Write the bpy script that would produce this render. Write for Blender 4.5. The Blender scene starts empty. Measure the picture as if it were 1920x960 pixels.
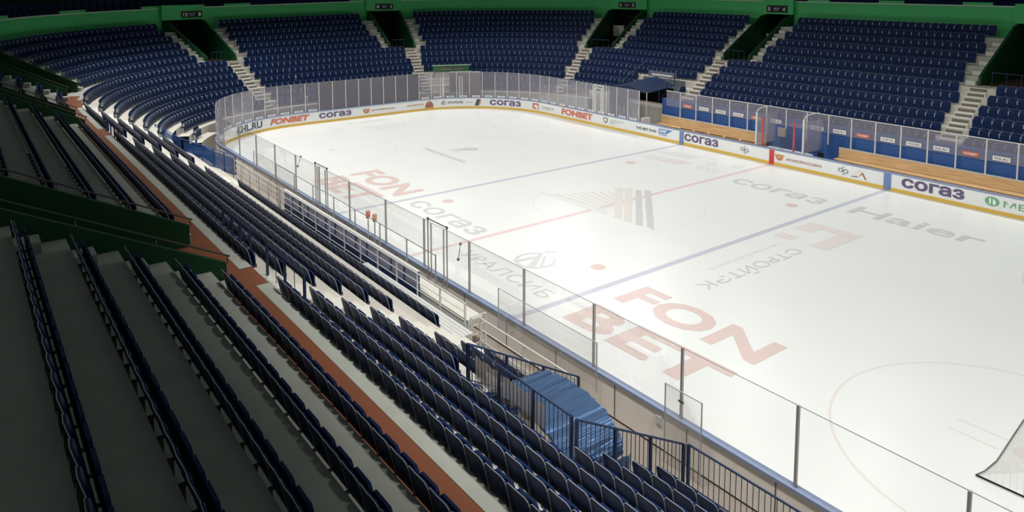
import bpy, math, random
from math import sin, cos, pi, radians, sqrt, atan2
from mathutils import Vector, Matrix
random.seed(7)
S = bpy.context.scene
COL = S.collection
# ---------------------------------------------------------------- camera
CAM = (-27.639, -27.185, 11.717)
cd = bpy.data.cameras.new('camera'); cam = bpy.data.objects.new('camera', cd); COL.objects.link(cam)
cam.location = CAM
cam.rotation_euler = (radians(90 - 5.8), radians(0.05), -0.6480)
cd.sensor_width = 36.0; cd.lens = 1387.8/1920*36; cd.shift_y = -373.26/1920; cd.clip_end = 400; cd.clip_start = .05
S.camera = cam
# ---------------------------------------------------------------- world, light, exposure
W = bpy.data.worlds.new('world'); S.world = W; W.use_nodes = True
W.node_tree.nodes['Background'].inputs[0].default_value = (.72, .82, .80, 1)
W.node_tree.nodes['Background'].inputs[1].default_value = 0.10
S.view_settings.view_transform = 'Standard'; S.view_settings.look = 'None'
S.view_settings.exposure = 0.0; S.view_settings.gamma = 1.0; S.view_settings.use_curve_mapping = False
def lamp(x, y, z, tx, ty, power, size, blend, rad=.9, color=(1, .985, .95)):
    l = bpy.data.lights.new('floodlight', 'SPOT'); l.energy = power; l.spot_size = radians(size); l.spot_blend = blend
    l.shadow_soft_size = rad; l.color = color
    o = bpy.data.objects.new('floodlight', l); COL.objects.link(o); o.location = (x, y, z)
    o.rotation_euler = (Vector((tx, ty, 0)) - Vector((x, y, z))).to_track_quat('-Z', 'Y').to_euler()
    return o
for y, pw in ((-26, 6100), (-15.5, 5500), (-5, 2500), (5, 2600), (15.5, 5700), (26, 7600)):
    for sx in (-1, 1):
        lamp(sx*19, y, 21, sx*7.0, y*.86, pw*(1.5 if sx < 0 else .86), 102 if sx < 0 else 98, .5)
for x in (-8, 8): lamp(x, 33, 21, x*.8, 23, 4200, 98, .6)
lamp(4, -40, 21, 2, -22, 2600, 90, .6)

# ---------------------------------------------------------------- helpers
def prop(o, label=None, cat=None, group=None, kind=None):
    if label: o['label'] = label
    if cat: o['category'] = cat
    if group: o['group'] = group
    if kind: o['kind'] = kind
    return o
def link(name, me, mat=None, parent=None):
    o = bpy.data.objects.new(name, me); COL.objects.link(o)
    if mat and not me.materials: me.materials.append(mat)
    if parent: o.parent = parent
    return o
def empty(name, loc=(0, 0, 0), rz=0, **k):
    o = bpy.data.objects.new(name, None); COL.objects.link(o); o.location = loc; o.rotation_euler = (0, 0, rz)
    o.empty_display_size = .1
    return prop(o, **k)
class MB:
    def __init__(s): s.v = []; s.f = []
    def add(s, v, f):
        n = len(s.v); s.v += [tuple(p) for p in v]; s.f += [tuple(i+n for i in q) for q in f]; return s
    def box(s, a, b, rz=0, c=None):
        x0, y0, z0 = a; x1, y1, z1 = b
        v = [(x0,y0,z0),(x1,y0,z0),(x1,y1,z0),(x0,y1,z0),(x0,y0,z1),(x1,y0,z1),(x1,y1,z1),(x0,y1,z1)]
        if c is not None:
            v = [(c[0]+x*cos(rz)-y*sin(rz), c[1]+x*sin(rz)+y*cos(rz), c[2]+z) for x, y, z in v]
        return s.add(v, [(3,2,1,0),(4,5,6,7),(0,1,5,4),(1,2,6,5),(2,3,7,6),(3,0,4,7)])
    def tube(s, p, q, r, n=8, r2=None):
        p, q = Vector(p), Vector(q); d = (q-p).normalized(); u = d.orthogonal().normalized(); w = d.cross(u); r2 = r if r2 is None else r2
        v = [p+(u*cos(t)+w*sin(t))*r for t in [2*pi*i/n for i in range(n)]]+[q+(u*cos(t)+w*sin(t))*r2 for t in [2*pi*i/n for i in range(n)]]
        f = [(i, (i+1) % n, n+(i+1) % n, n+i) for i in range(n)]+[tuple(range(n-1, -1, -1)), tuple(range(n, 2*n))]
        return s.add(v, f)
    def pipe(s, pts, r, n=8):
        for a, b in zip(pts[:-1], pts[1:]): s.tube(a, b, r, n)
        return s
    def ball(s, c, r, n=8, m=5):
        v = []; f = []
        for i in range(1, m):
            for j in range(n): v.append((c[0]+r*sin(pi*i/m)*cos(2*pi*j/n), c[1]+r*sin(pi*i/m)*sin(2*pi*j/n), c[2]+r*cos(pi*i/m)))
        t = len(v); v += [(c[0], c[1], c[2]+r), (c[0], c[1], c[2]-r)]
        for i in range(m-2):
            for j in range(n): f.append((i*n+j, (i+1)*n+j, (i+1)*n+(j+1) % n, i*n+(j+1) % n))
        for j in range(n): f += [(t, j, (j+1) % n), (t+1, (m-2)*n+(j+1) % n, (m-2)*n+j)]
        return s.add(v, f)
    def poly(s, pts, z=None):
        v = [(p[0], p[1], z) if z is not None else p for p in pts]; return s.add(v, [tuple(range(len(v)))])
    def slab(s, pts, z0, z1):
        n = len(pts); v = [(x, y, z0) for x, y in pts]+[(x, y, z1) for x, y in pts]
        return s.add(v, [tuple(range(n-1, -1, -1)), tuple(range(n, 2*n))]+[(i, (i+1) % n, n+(i+1) % n, n+i) for i in range(n)])
    def mesh(s, name):
        me = bpy.data.meshes.new(name); me.from_pydata(s.v, [], s.f); me.update(); return me
    def build(s, name, mat, parent=None, smooth=False, **k):
        me = s.mesh(name)
        if smooth:
            for p in me.polygons: p.use_smooth = True
        o = link(name, me, mat, parent); return prop(o, **k)
def nodes(m): return m.node_tree.nodes, m.node_tree.links
def mat(name, col, rough=.6, metal=0, spec=.4, noise=0, nscale=8, bump=0, bscale=60, alpha=None):
    m = bpy.data.materials.new(name); m.use_nodes = True; N, L = nodes(m); b = N['Principled BSDF']
    b.inputs['Base Color'].default_value = (*col, 1); b.inputs['Roughness'].default_value = rough
    b.inputs['Metallic'].default_value = metal; b.inputs['Specular IOR Level'].default_value = spec
    m.diffuse_color = (*col, 1)
    tc = N.new('ShaderNodeTexCoord')
    if noise:
        t = N.new('ShaderNodeTexNoise'); t.inputs['Scale'].default_value = nscale; t.inputs['Detail'].default_value = 6
        r = N.new('ShaderNodeMapRange'); r.inputs[3].default_value = 1-noise; r.inputs[4].default_value = 1+noise
        x = N.new('ShaderNodeVectorMath'); x.operation = 'SCALE'; x.inputs[0].default_value = col
        L.new(tc.outputs['Object'], t.inputs['Vector']); L.new(t.outputs[0], r.inputs[0]); L.new(r.outputs[0], x.inputs['Scale']); L.new(x.outputs[0], b.inputs['Base Color'])
    if bump:
        t = N.new('ShaderNodeTexNoise'); t.inputs['Scale'].default_value = bscale
        bp = N.new('ShaderNodeBump'); bp.inputs['Strength'].default_value = bump; bp.inputs['Distance'].default_value = .01
        L.new(tc.outputs['Object'], t.inputs['Vector']); L.new(t.outputs[0], bp.inputs['Height']); L.new(bp.outputs[0], b.inputs['Normal'])
    return m
def veil(name, col, solid, gloss=.08, rough=.05):
    # clear sheet with a little haze: transparent + a share of diffuse + a reflection
    m = bpy.data.materials.new(name); m.use_nodes = True; N, L = nodes(m); N.remove(N['Principled BSDF']); out = N['Material Output']
    t = N.new('ShaderNodeBsdfTransparent'); d = N.new('ShaderNodeBsdfDiffuse'); d.inputs[0].default_value = (*col, 1)
    tr = N.new('ShaderNodeBsdfTranslucent'); tr.inputs[0].default_value = (*col, 1)
    dd = N.new('ShaderNodeMixShader'); dd.inputs[0].default_value = .5; L.new(d.outputs[0], dd.inputs[1]); L.new(tr.outputs[0], dd.inputs[2])
    a = N.new('ShaderNodeMixShader'); a.inputs[0].default_value = solid; L.new(t.outputs[0], a.inputs[1]); L.new(dd.outputs[0], a.inputs[2])
    g = N.new('ShaderNodeBsdfGlossy'); g.inputs['Roughness'].default_value = rough
    f = N.new('ShaderNodeFresnel'); f.inputs[0].default_value = 1.35
    mm = N.new('ShaderNodeMath'); mm.operation = 'MULTIPLY'; mm.inputs[1].default_value = gloss*10; L.new(f.outputs[0], mm.inputs[0])
    b = N.new('ShaderNodeMixShader'); L.new(mm.outputs[0], b.inputs[0]); L.new(a.outputs[0], b.inputs[1]); L.new(g.outputs[0], b.inputs[2])
    L.new(b.outputs[0], out.inputs['Surface']); m.diffuse_color = (*col, .3)
    return m
M = {}
M['ice'] = mat('ice', (.83, .845, .83), .32, spec=.35, noise=.035, nscale=.35, bump=.05, bscale=9)
M['mark_red'] = mat('mark_red', (.72, .565, .53), .35, spec=.3, noise=.06, nscale=30)
M['mark_pale_red'] = mat('mark_pale_red', (.79, .72, .70), .35, spec=.3)
M['mark_line_red'] = mat('mark_line_red', (.77, .60, .60), .35, spec=.3)
M['mark_grey'] = mat('mark_grey', (.61, .62, .615), .35, spec=.3, noise=.06, nscale=30)
M['mark_pale'] = mat('mark_pale', (.765, .775, .765), .35, spec=.3)
M['mark_blue'] = mat('mark_blue', (.56, .57, .66), .35, spec=.3, noise=.1, nscale=20)
M['mark_tan'] = mat('mark_tan', (.76, .725, .68), .35, spec=.3)
M['board'] = mat('board_white', (.80, .81, .80), .35, noise=.02)
M['board_out'] = mat('board_outer', (.86, .80, .74), .55, noise=.12, nscale=1.2)
M['cap'] = mat('cap_blue', (.25, .31, .46), .35)
M['yellow'] = mat('kick_yellow', (.72, .47, .08), .4)
M['blue_post'] = mat('blue_post', (.17, .24, .46), .4)
M['red_post'] = mat('red_post', (.62, .05, .05), .4)
M['t_red'] = mat('ink_red', (.64, .17, .10), .5)
M['t_dark'] = mat('ink_dark', (.08, .085, .11), .5)
M['t_violet'] = mat('ink_violet', (.13, .10, .20), .5)
M['t_brown'] = mat('ink_brown', (.38, .16, .10), .5)
M['t_green'] = mat('ink_green', (.16, .42, .20), .5)
M['t_blue'] = mat('ink_blue', (.08, .22, .50), .5)
M['t_gold'] = mat('ink_gold', (.62, .30, .10), .5)
M['t_grey'] = mat('ink_grey', (.25, .26, .28), .5)
M['t_white'] = mat('ink_white', (.85, .85, .85), .5)
M['glass'] = veil('rink_glass', (.8, .82, .82), .02, .025)
M['glass_far'] = veil('rink_glass_far', (.60, .58, .68), .28, .05)
M['glass_edge'] = mat('glass_edge', (.42, .44, .44), .3)
M['steel'] = mat('steel_post', (.42, .41, .40), .35, metal=.5)
M['white_metal'] = mat('white_metal', (.66, .66, .63), .4)
M['dark_metal'] = mat('dark_metal', (.12, .11, .10), .4, metal=.4)
M['blue_metal'] = mat('blue_railing_paint', (.018, .035, .095), .4)
M['seat'] = mat('seat_plastic', (.006, .019, .072), .5, spec=.12)
M['seat_edge'] = mat('seat_edge_piping', (.44, .46, .48), .4)
M['bracket'] = mat('seat_bracket', (.46, .49, .53), .35, metal=.3)
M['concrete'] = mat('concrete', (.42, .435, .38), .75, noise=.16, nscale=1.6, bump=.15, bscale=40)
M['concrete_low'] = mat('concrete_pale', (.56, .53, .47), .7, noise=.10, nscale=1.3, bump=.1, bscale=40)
M['step'] = mat('step_pale', (.66, .64, .57), .7, noise=.08, nscale=2)
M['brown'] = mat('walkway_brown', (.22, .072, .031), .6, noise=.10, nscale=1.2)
M['floor'] = mat('arena_floor', (.30, .26, .22), .6, noise=.12, nscale=.8)
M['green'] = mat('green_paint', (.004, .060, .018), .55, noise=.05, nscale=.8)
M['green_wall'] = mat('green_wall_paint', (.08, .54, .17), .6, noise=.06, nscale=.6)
M['green_cap'] = mat('green_wall_cap', (.50, .66, .50), .5)
M['black'] = mat('black_sign', (.008, .010, .009), .4)
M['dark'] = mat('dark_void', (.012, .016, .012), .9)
M['blue_wall'] = mat('blue_padding', (.03, .10, .32), .5, noise=.05, nscale=1)
M['lilac'] = veil('lilac_panel', (.36, .36, .50), .75, .03)
M['blue_veil'] = veil('blue_veil', (.05, .16, .42), .5, .02)
M['blue_deep'] = mat('deep_blue_panel', (.012, .05, .16), .5)
M['mesh_screen'] = veil('grey_mesh_screen', (.17, .155, .14), .86, .0)
def sheet_mat():
    m = mat('blue_sheet', (.15, .27, .52), .27, spec=1.0, metal=.72); N, L = nodes(m); b = N['Principled BSDF']
    tc = N.new('ShaderNodeTexCoord'); mp = N.new('ShaderNodeMapping'); mp.inputs['Scale'].default_value = (.12, 2.6, 2.6); mp.inputs['Rotation'].default_value = (0, 0, .05)
    n = N.new('ShaderNodeTexNoise'); n.inputs['Scale'].default_value = 1.5; n.inputs['Detail'].default_value = 3
    bp = N.new('ShaderNodeBump'); bp.inputs['Strength'].default_value = 1.0; bp.inputs['Distance'].default_value = .22
    L.new(tc.outputs['Object'], mp.inputs[0]); L.new(mp.outputs[0], n.inputs['Vector']); L.new(n.outputs[0], bp.inputs['Height']); L.new(bp.outputs[0], b.inputs['Normal'])
    return m
M['tent'] = sheet_mat()
M['tent_dark'] = mat('dark_blue_sheet', (.01, .025, .07), .4)
M['cloth'] = veil('beige_cloth', (.50, .44, .38), .85, .0)
M['brass'] = mat('lamp_amber', (.62, .30, .20), .35)
M['banner_green'] = mat('banner_green', (.06, .20, .09), .6)
M['brown_shade'] = mat('brown_floor_shade', (.07, .035, .022), .7)
M['riser_shade'] = mat('riser_gap_shade', (.16, .14, .12), .7)
M['net'] = mat('net_cord', (.62, .61, .58), .7)
M['gate'] = mat('gate_grey_brown', (.24, .20, .18), .6, noise=.05)
# wood with long planks
def wood():
    m = mat('bench_wood', (.60, .36, .15), .45); N, L = nodes(m); b = N['Principled BSDF']
    tc = N.new('ShaderNodeTexCoord'); mp = N.new('ShaderNodeMapping'); mp.inputs['Scale'].default_value = (4, .35, 9)
    n = N.new('ShaderNodeTexNoise'); n.inputs['Scale'].default_value = 2.2; n.inputs['Detail'].default_value = 8
    r = N.new('ShaderNodeValToRGB'); r.color_ramp.elements[0].color = (.56, .34, .15, 1); r.color_ramp.elements[1].color = (.82, .58, .33, 1)
    r.color_ramp.elements[0].position = .3; r.color_ramp.elements[1].position = .7
    L.new(tc.outputs['Object'], mp.inputs[0]); L.new(mp.outputs[0], n.inputs['Vector']); L.new(n.outputs[0], r.inputs[0]); L.new(r.outputs[0], b.inputs['Base Color'])
    return m
M['wood'] = wood()

# ---------------------------------------------------------------- plan curves
def rr(s, X, Y, R, d=0.0):
    """rounded rectangle walked from the near side's camera end: point, outward normal"""
    a = Y-R; L1 = 2*a; q = R*pi/2; e = 2*(X-R)
    if s < L1: p = (-X, -a+s); n = (-1, 0)
    elif s < L1+q: t = (s-L1)/R; n = (-cos(t), sin(t)); p = (-(X-R)+R*n[0], a+R*n[1])
    elif s < L1+q+e: p = (-(X-R)+s-L1-q, Y); n = (0, 1)
    elif s < L1+2*q+e: t = (s-L1-q-e)/R; n = (sin(t), cos(t)); p = ((X-R)+R*n[0], a+R*n[1])
    else: p = (X, a-(s-L1-2*q-e)); n = (1, 0)
    return (p[0]+n[0]*d, p[1]+n[1]*d), n
BX, BY, BR = 13.9, 31.04, 8.5
def bd(s, d=0.0): return rr(s, BX, BY, BR, d)
def bowl(s, d=0.0):
    # s = 0 at y=-27 on the near side
    X, Y, R = 23.17, 38.1, 18.6
    if s < 46.5: return (-X-d, -27+s), (-1, 0)
    s2 = s-46.5; q = R*pi/2; e = 2*(X-R)
    if s2 < q: t = s2/R; n = (-cos(t), sin(t)); return (-(X-R)+(R+d)*n[0], 19.5+(R+d)*n[1]), n
    if s2 < q+e: return (-(X-R)+s2-q, Y+d), (0, 1)
    if s2 < 2*q+e: t = (s2-q-e)/R; n = (sin(t), cos(t)); return ((X-R)+(R+d)*n[0], 19.5+(R+d)*n[1]), n
    return (X+d, 19.5-(s2-2*q-e)), (1, 0)
def lerp_tab(tab, s):
    if s <= tab[0][0]: return tab[0][1]
    for (a, x), (b, y) in zip(tab[:-1], tab[1:]):
        if s <= b: return x+(y-x)*(s-a)/(b-a)
    return tab[-1][1]
def zs(s): return lerp_tab([(46, 4.67), (60, 4.87), (75, 5.04), (88, 5.15), (108, 5.24), (115, 5.27)], s)
def rise(s): return lerp_tab([(46, .46), (75, .50), (100, .535), (115, .545)], s)
TL, TU = .78, .93
def lowd(j): return -1.21-TL*j
def lowz(j, s): return zs(s)-rise(s)*(j+1)
def upd(i): return TU*i
def upz(i, s): return zs(s)+rise(s)*i
SMIN, SMAX = 3.0, 149.0
VOM = [(17.0, 20.5), (39.4, 42.9), (50.8, 53.8), (69.0, 71.8), (86.7, 89.4), (107.3, 110.4), (122.8, 125.4), (141.9, 145.3)]
LOWA = [(16.65, 17.9), (37.8, 39.8), (47.2, 50.2), (70.5, 71.65), (88.1, 89.25), (107.15, 108.25), (122.6, 123.75), (141.7, 142.85)]
UA = .72
TUN = (9.55, 13.45)            # tunnel cut in the four front rows
def cuts(rng, out):
    res = [rng]
    for a, b in out:
        n = []
        for x, y in res:
            if b <= x or a >= y: n.append((x, y)); continue
            if a > x: n.append((x, a))
            if b < y: n.append((b, y))
        res = n
    return res
def samples(a, b):
    pts = [a]; 
    k = [46.5+i*.9 for i in range(0, 34)]+[75.7+9.2+i*.9 for i in range(0, 34)]+[75.7, 84.9, 88, 114.2, 115]
    pts += sorted(x for x in k if a+.05 < x < b-.05); pts.append(b); return pts
def sheet(mb, a, b, d0, z0, d1, z1):
    """ribbon between two offset lines (z functions of s)"""
    ss = samples(a, b); v = []; f = []
    for s in ss:
        p, _ = bowl(s, d0); q, _ = bowl(s, d1)
        v += [(p[0], p[1], z0(s)), (q[0], q[1], z1(s))]
    for i in range(len(ss)-1): f.append((2*i, 2*i+1, 2*i+3, 2*i+2))
    mb.add(v, f)
C_ = lambda c: (lambda s: c)
# ---------------------------------------------------------------- ground, ice
MB().box((-30, -45, -.30), (34, 50, -.06)).build('floor', M['floor'], label='bare brown floor around and under the rink boards', kind='structure')
ring = [bd(i*(118.0/236), -.02)[0] for i in range(237)]
ice_pts = [bd(s, -.01)[0] for s in [i*.6 for i in range(int(127/.6)+1)]]+[(13.89, -31), (-13.89, -31)]
ice = MB().slab(ice_pts, -.05, 0.0).build('floor', M['ice'], label='white ice of the hockey rink inside the boards', kind='structure')

ZI = [.001]
def ice_poly(name, polys, m):
    ZI[0] += .00006
    mb = MB()
    for p in polys: ZI[0] += .000003; mb.poly(p, ZI[0])
    # keep faces pointing up
    o = mb.build(name, M[m], ice)
    for f in o.data.polygons:
        if f.normal.z < 0: f.flip()
    return o
def line_band(y, w, m, x0=-13.88, x1=13.88): return ice_poly('painted_line', [[(x0, y-w/2), (x1, y-w/2), (x1, y+w/2), (x0, y+w/2)]], m)
def ring_poly(c, r, w, n=96):
    out = []
    for i in range(n):
        a, b = 2*pi*i/n, 2*pi*(i+1)/n
        out.append([(c[0]+(r-w/2)*cos(a), c[1]+(r-w/2)*sin(a)), (c[0]+(r+w/2)*cos(a), c[1]+(r+w/2)*sin(a)), (c[0]+(r+w/2)*cos(b), c[1]+(r+w/2)*sin(b)), (c[0]+(r-w/2)*cos(b), c[1]+(r-w/2)*sin(b))])
    return out
def disc(c, r, n=28, sy=1): return [(c[0]+r*cos(2*pi*i/n), c[1]+sy*r*sin(2*pi*i/n)) for i in range(n)]
line_band(7.38, .30, 'mark_blue'); line_band(-7.38, .30, 'mark_blue'); line_band(0, .28, 'mark_line_red')
line_band(27.0, .06, 'mark_line_red', -12.3, 12.3); line_band(-27.0, .06, 'mark_line_red', -12.3, 12.3)
ice_poly('centre_circle', ring_poly((0, 0), 4.5, .06), 'mark_pale')
for sx in (-1, 1):
    for sy in (-1, 1):
        ice_poly('faceoff_spot', [disc((7*sx, 5.8*sy), .32)], 'mark_red' if sy*sx < 0 or sy < 0 else 'mark_red')
        ice_poly('faceoff_circle', ring_poly((7*sx, 21.1*sy), 4.5, .07), 'mark_pale_red' if sy < 0 else 'mark_pale')
        ice_poly('faceoff_spot', [disc((7*sx, 21.1*sy), .3)], 'mark_pale_red')
        for e in (-.3, .3):
            for q in (-1, 1):
                x = 7*sx+e; y = 21.1*sy+q*1.1
                ice_poly('faceoff_mark', [[(x-.03, y-.6), (x+.03, y-.6), (x+.03, y+.6), (x-.03, y+.6)]], 'mark_pale_red')
for sx in (-1, 1):
    ice_poly('goal_area_line', [[(3.4*sx-.03, 27), (3.4*sx+.03, 27), (4.25*sx+.03, 31), (4.25*sx-.03, 31)]], 'mark_pale_red')
ice_poly('goal_crease', ring_poly((0, 27), 1.83, .06, 60)[30:], 'mark_pale_red')

# ---------------------------------------------------------------- lettering
_dg = None
TXT = {}
def text_geo(txt, bold=0.0, shear=0.0, space=1.0):
    txt = txt.replace('\u0420', 'P')
    key = (txt, bold, shear, space)
    if key in TXT: return TXT[key]
    c = bpy.data.curves.new('t', 'FONT'); c.body = txt; c.size = 1; c.offset = bold; c.shear = shear; c.space_character = space; c.resolution_u = 3
    o = bpy.data.objects.new('t', c); COL.objects.link(o)
    dg = bpy.context.evaluated_depsgraph_get(); dg.update()
    me = bpy.data.meshes.new_from_object(o.evaluated_get(dg))
    v = [(p.co.x, p.co.y) for p in me.vertices]; f = [tuple(p.vertices) for p in me.polygons]
    bpy.data.objects.remove(o); bpy.data.meshes.remove(me); bpy.data.curves.remove(c)
    x0 = min(p[0] for p in v); x1 = max(p[0] for p in v); y0 = min(p[1] for p in v); y1 = max(p[1] for p in v)
    v = [((x-x0)/(x1-x0), (y-y0)/(y1-y0)) for x, y in v]
    TXT[key] = (v, f); return TXT[key]
def ice_text(txt, o, right, up, m, bold=.02, shear=0, space=1.0):
    """text box: lower-left corner o, full vectors right and up"""
    v, f = text_geo(txt, bold, shear, space); ZI[0] += .00006
    par = list(range(len(v)))      # each glyph gets its own hair of height so that touching letters do not coincide
    def root(i):
        while par[i] != i: par[i] = par[par[i]]; i = par[i]
        return i
    for q in f:
        for k in q[1:]: par[root(k)] = root(q[0])
    ids = {}; lift = [.00001*ids.setdefault(root(i), len(ids)) for i in range(len(v))]
    mb = MB().add([(o[0]+right[0]*x+up[0]*y, o[1]+right[1]*x+up[1]*y, ZI[0]+h) for (x, y), h in zip(v, lift)], f)
    ob = mb.build('painted_lettering', M[m], ice)
    for p in ob.data.polygons:
        if p.normal.z < 0: p.flip()
    return ob
R_ = lambda l: (0, -l)
U_ = lambda h: (h, 0)
ice_text('FON', (-8.68, -8.35), R_(6.05), U_(1.85), 'mark_red', .035, 0, 1.05)
ice_text('BET', (-11.2, -8.35), R_(6.05), U_(1.75), 'mark_red', .035, 0, 1.05)
ice_text('FON', (-8.85, 14.2), R_(5.9), U_(1.95), 'mark_red', .035, 0, 1.05)
ice_text('BET', (-11.2, 14.2), R_(5.5), U_(1.95), 'mark_red', .035, 0, 1.05)
ice_text('согаз', (-9.0, 6.8), R_(6.3), U_(1.05), 'mark_grey', .018)
ice_text('согаз', (8.25, -.9), R_(5.7), U_(1.15), 'mark_grey', .012)
ice_text('УРАЛСИБ', (-10.8, -1.0), R_(5.8), U_(.75), 'mark_grey', .008)
ice_text('Haier', (8.2, -8.1), R_(6.15), U_(1.5), 'mark_grey', .014)
ice_text('СТРОЙТЭК', (1.35, -9.38), (-6.6, 0), (0, -.78), 'mark_grey', 0)
ice_text('ГРУППА КОМПАНИЙ', (1.35, -8.62), (-4.9, 0), (0, -.25), 'mark_pale', .008)
ice_poly('painted_emblem', [[(3.85, -7.92), (5.28, -7.95), (5.28, -8.78), (3.86, -8.79)], [(4.68, -8.79), (5.28, -8.78), (5.35, -10.52), (4.55, -10.5)], [(2.29, -10.49), (4.55, -10.5), (4.55, -9.7), (2.22, -9.68)]], 'mark_pale_red')
ice_poly('painted_emblem', [[(2.19, -7.91), (2.85, -7.92), (2.87, -8.8), (2.21, -8.82)]], 'mark_pale_red')
# centre circle emblem: slanted bars and fine converging strokes
ice_poly('painted_emblem', [[(1.98, 2.21), (2.35, 1.94), (-1.76, -1.99), (-1.82, -1.55)], [(2.44, 1.87), (2.77, 1.62), (-1.73, -2.65), (-1.83, -2.2)]], 'mark_tan')
ice_poly('painted_emblem', [[(2.53, 1.12), (2.83, .97), (-1.66, -3.33), (-1.8, -2.98)], [(2.92, .83), (3.22, .6), (-1.73, -4.11), (-1.65, -3.58)]], 'mark_grey')
st = []
for i in range(9):
    t = i/8.0; x = -2.0+3.6*t; y = 3.9-1.8*t-.3; st.append([(x, y), (x+.16, y-.05), (-1.55+2.6*t*.9, -.75+1.1*t), (-1.62+2.5*t*.9, -.6+1.1*t)])
ice_poly('painted_emblem', st, 'mark_tan')
ice_poly('painted_emblem', [[(-2.05, 4.05), (-1.9, 3.9), (-1.6, -.95), (-1.95, -.35)], [(-1.75, 3.7), (-1.66, 3.65), (-1.3, -.5), (-1.42, -.5)]], 'mark_pale')
# strip emblem and small writing beyond the circle
ice_poly('painted_emblem', [[(8.75, 6.7), (9.8, 6.6), (9.95, 5.3), (8.9, 5.2)]], 'mark_pale')
ice_poly('painted_emblem', [[(8.95, 5.0), (9.9, 5.1), (10.2, 3.3), (9.1, 3.6)]], 'mark_pale_red')
ice_poly('painted_emblem', [[(10.7+.35*k, 6.6-.1*k), (10.85+.35*k, 6.6-.1*k), (10.9+.3*k, 4.3-.1*k), (10.75+.3*k, 4.3-.1*k)] for k in range(4)], 'mark_pale')
ice_poly('painted_emblem', ring_poly((9.6, 2.1), .36, .12, 30)+ring_poly((9.6, 1.35), .36, .12, 30), 'mark_pale')
ice_poly('painted_emblem', ring_poly((10.9, 2.4), .3, .1, 30)+ring_poly((11.6, .9), .3, .1, 30), 'mark_pale')
ice_poly('painted_emblem', [[(-.5, 16.0), (.9, 15.85), (1.5, 15.3), (1.12, 14.8), (-.1, 15.75)]], 'mark_grey')
ice_poly('painted_emblem', [[(-.45, 15.95), (.1, 15.6), (-.15, 15.2), (-.4, 15.5)]], 'mark_pale_red')
ice_text('МИЛЛЕНИУМ', (-1.75, 17.5), R_(5.0), U_(.42), 'mark_grey', .01)
ice_poly('painted_emblem', [[(-1.33, 27.17), (1.0, 27.3), (1.08, 26.1), (-.77, 25.7)]], 'mark_pale')
ice_text('КОНТИНЕНТАЛЬНАЯ ЛИГА', (-2.0, 29.0), (3.9, 0), (0, .45), 'mark_pale', 0)
# round emblem near the red line
ice_poly('painted_emblem', ring_poly((-8.6, -3.65), .82, .13, 48)[4:44], 'mark_grey')
ice_poly('painted_emblem', [[(-7.9, -3.1), (-7.75, -3.15), (-9.2, -4.35), (-9.35, -4.0)], [(-8.2, -3.35), (-8.1, -3.5), (-9.35, -3.35), (-9.38, -3.05)], [(-8.0, -3.5), (-7.95, -3.6), (-8.85, -4.45), (-9.05, -4.4)], [(-7.6, -3.3), (-7.2, -3.5), (-7.2, -3.45), (-7.7, -3.1)]], 'mark_grey')
ice_poly('painted_emblem', [q for k in range(5) for q in ring_poly((-11.05+.07*(k % 2), -10.7-.33*k), .13, .04, 14)], 'mark_red')

# ---------------------------------------------------------------- rink boards
boards = empty('rink_boards', (0, 0, 0), label='white rink boards around the ice with adverts, yellow kick strip and blue cap', cat='rink boards')
def bsheet(mb, a, b, d0, z0, d1, z1, step=.4):
    n = max(1, int(math.ceil((b-a)/step))); v = []; f = []
    for i in range(n+1):
        s = a+(b-a)*i/n; p, _ = bd(s, d0); q, _ = bd(s, d1); v += [(p[0], p[1], z0), (q[0], q[1], z1)]
    for i in range(n): f.append((2*i, 2*i+1, 2*i+3, 2*i+2))
    mb.add(v, f)
S0, S1 = -2.0, 123.5
def bshell(name, m, a, b, d0, d1, z0, z1, parent=boards):
    mb = MB()
    bsheet(mb, a, b, d0, z0, d0, z1); bsheet(mb, a, b, d0, z1, d1, z1); bsheet(mb, a, b, d1, z1, d1, z0); bsheet(mb, a, b, d1, z0, d0, z0)
    return mb.build(name, m, parent)
bshell('board_facing', M['board'], S0, S1, 0, .06, .19, .96)
bshell('board_backing', M['board_out'], S0, S1, .061, .13, 0, .955)
bshell('kick_strip', M['yellow'], S0, S1, -.012, .06, 0, .19)
bshell('cap_rail', M['cap'], S0, S1, -.03, .17, .96, 1.04)
for i in range(0, 51):  # joints and stiffeners on the outer face
    s = -1+i*2.44
    (x, y), n = bd(s, .13); 
    MB().box((-.012, 0, 0), (.012, .012, .95), atan2(n[1], n[0])-pi/2, (x, y, 0)).build('panel_joint', M['dark_metal'], boards)
def s_far(y): return 82.58+22.54-y
def bpost(s, m, w=.28):
    mb = MB(); bsheet(mb, s-w/2, s+w/2, -.016, .02, -.016, .97); mb.build('line_post', m, boards)
bpost(s_far(7.38)-.2+.2, M['blue_post'], .4); bpost(s_far(0), M['red_post'], .36); bpost(s_far(-7.4), M['blue_post'], .42)
def board_text(txt, a, b, z0, z1, m, bold=.02, shear=0, space=1.0):
    v, f = text_geo(txt, bold, shear, space); out = []
    for x, y in v:
        p, _ = bd(a+(b-a)*x, -.018); out.append((p[0], p[1], z0+(z1-z0)*y))
    MB().add(out, f).build('advert_lettering', M[m], boards)
def board_shape(polys, a, b, z0, z1, m, d=-.017):
    mb = MB()
    for poly in polys:
        mb.poly([(bd(a+(b-a)*x, d)[0][0], bd(a+(b-a)*x, d)[0][1], z0+(z1-z0)*y) for x, y in poly])
    mb.build('advert_emblem', M[m], boards)
def circ(cx, cy, rx, ry, n=20): return [(cx+rx*cos(2*pi*i/n), cy+ry*sin(2*pi*i/n)) for i in range(n)]
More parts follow.
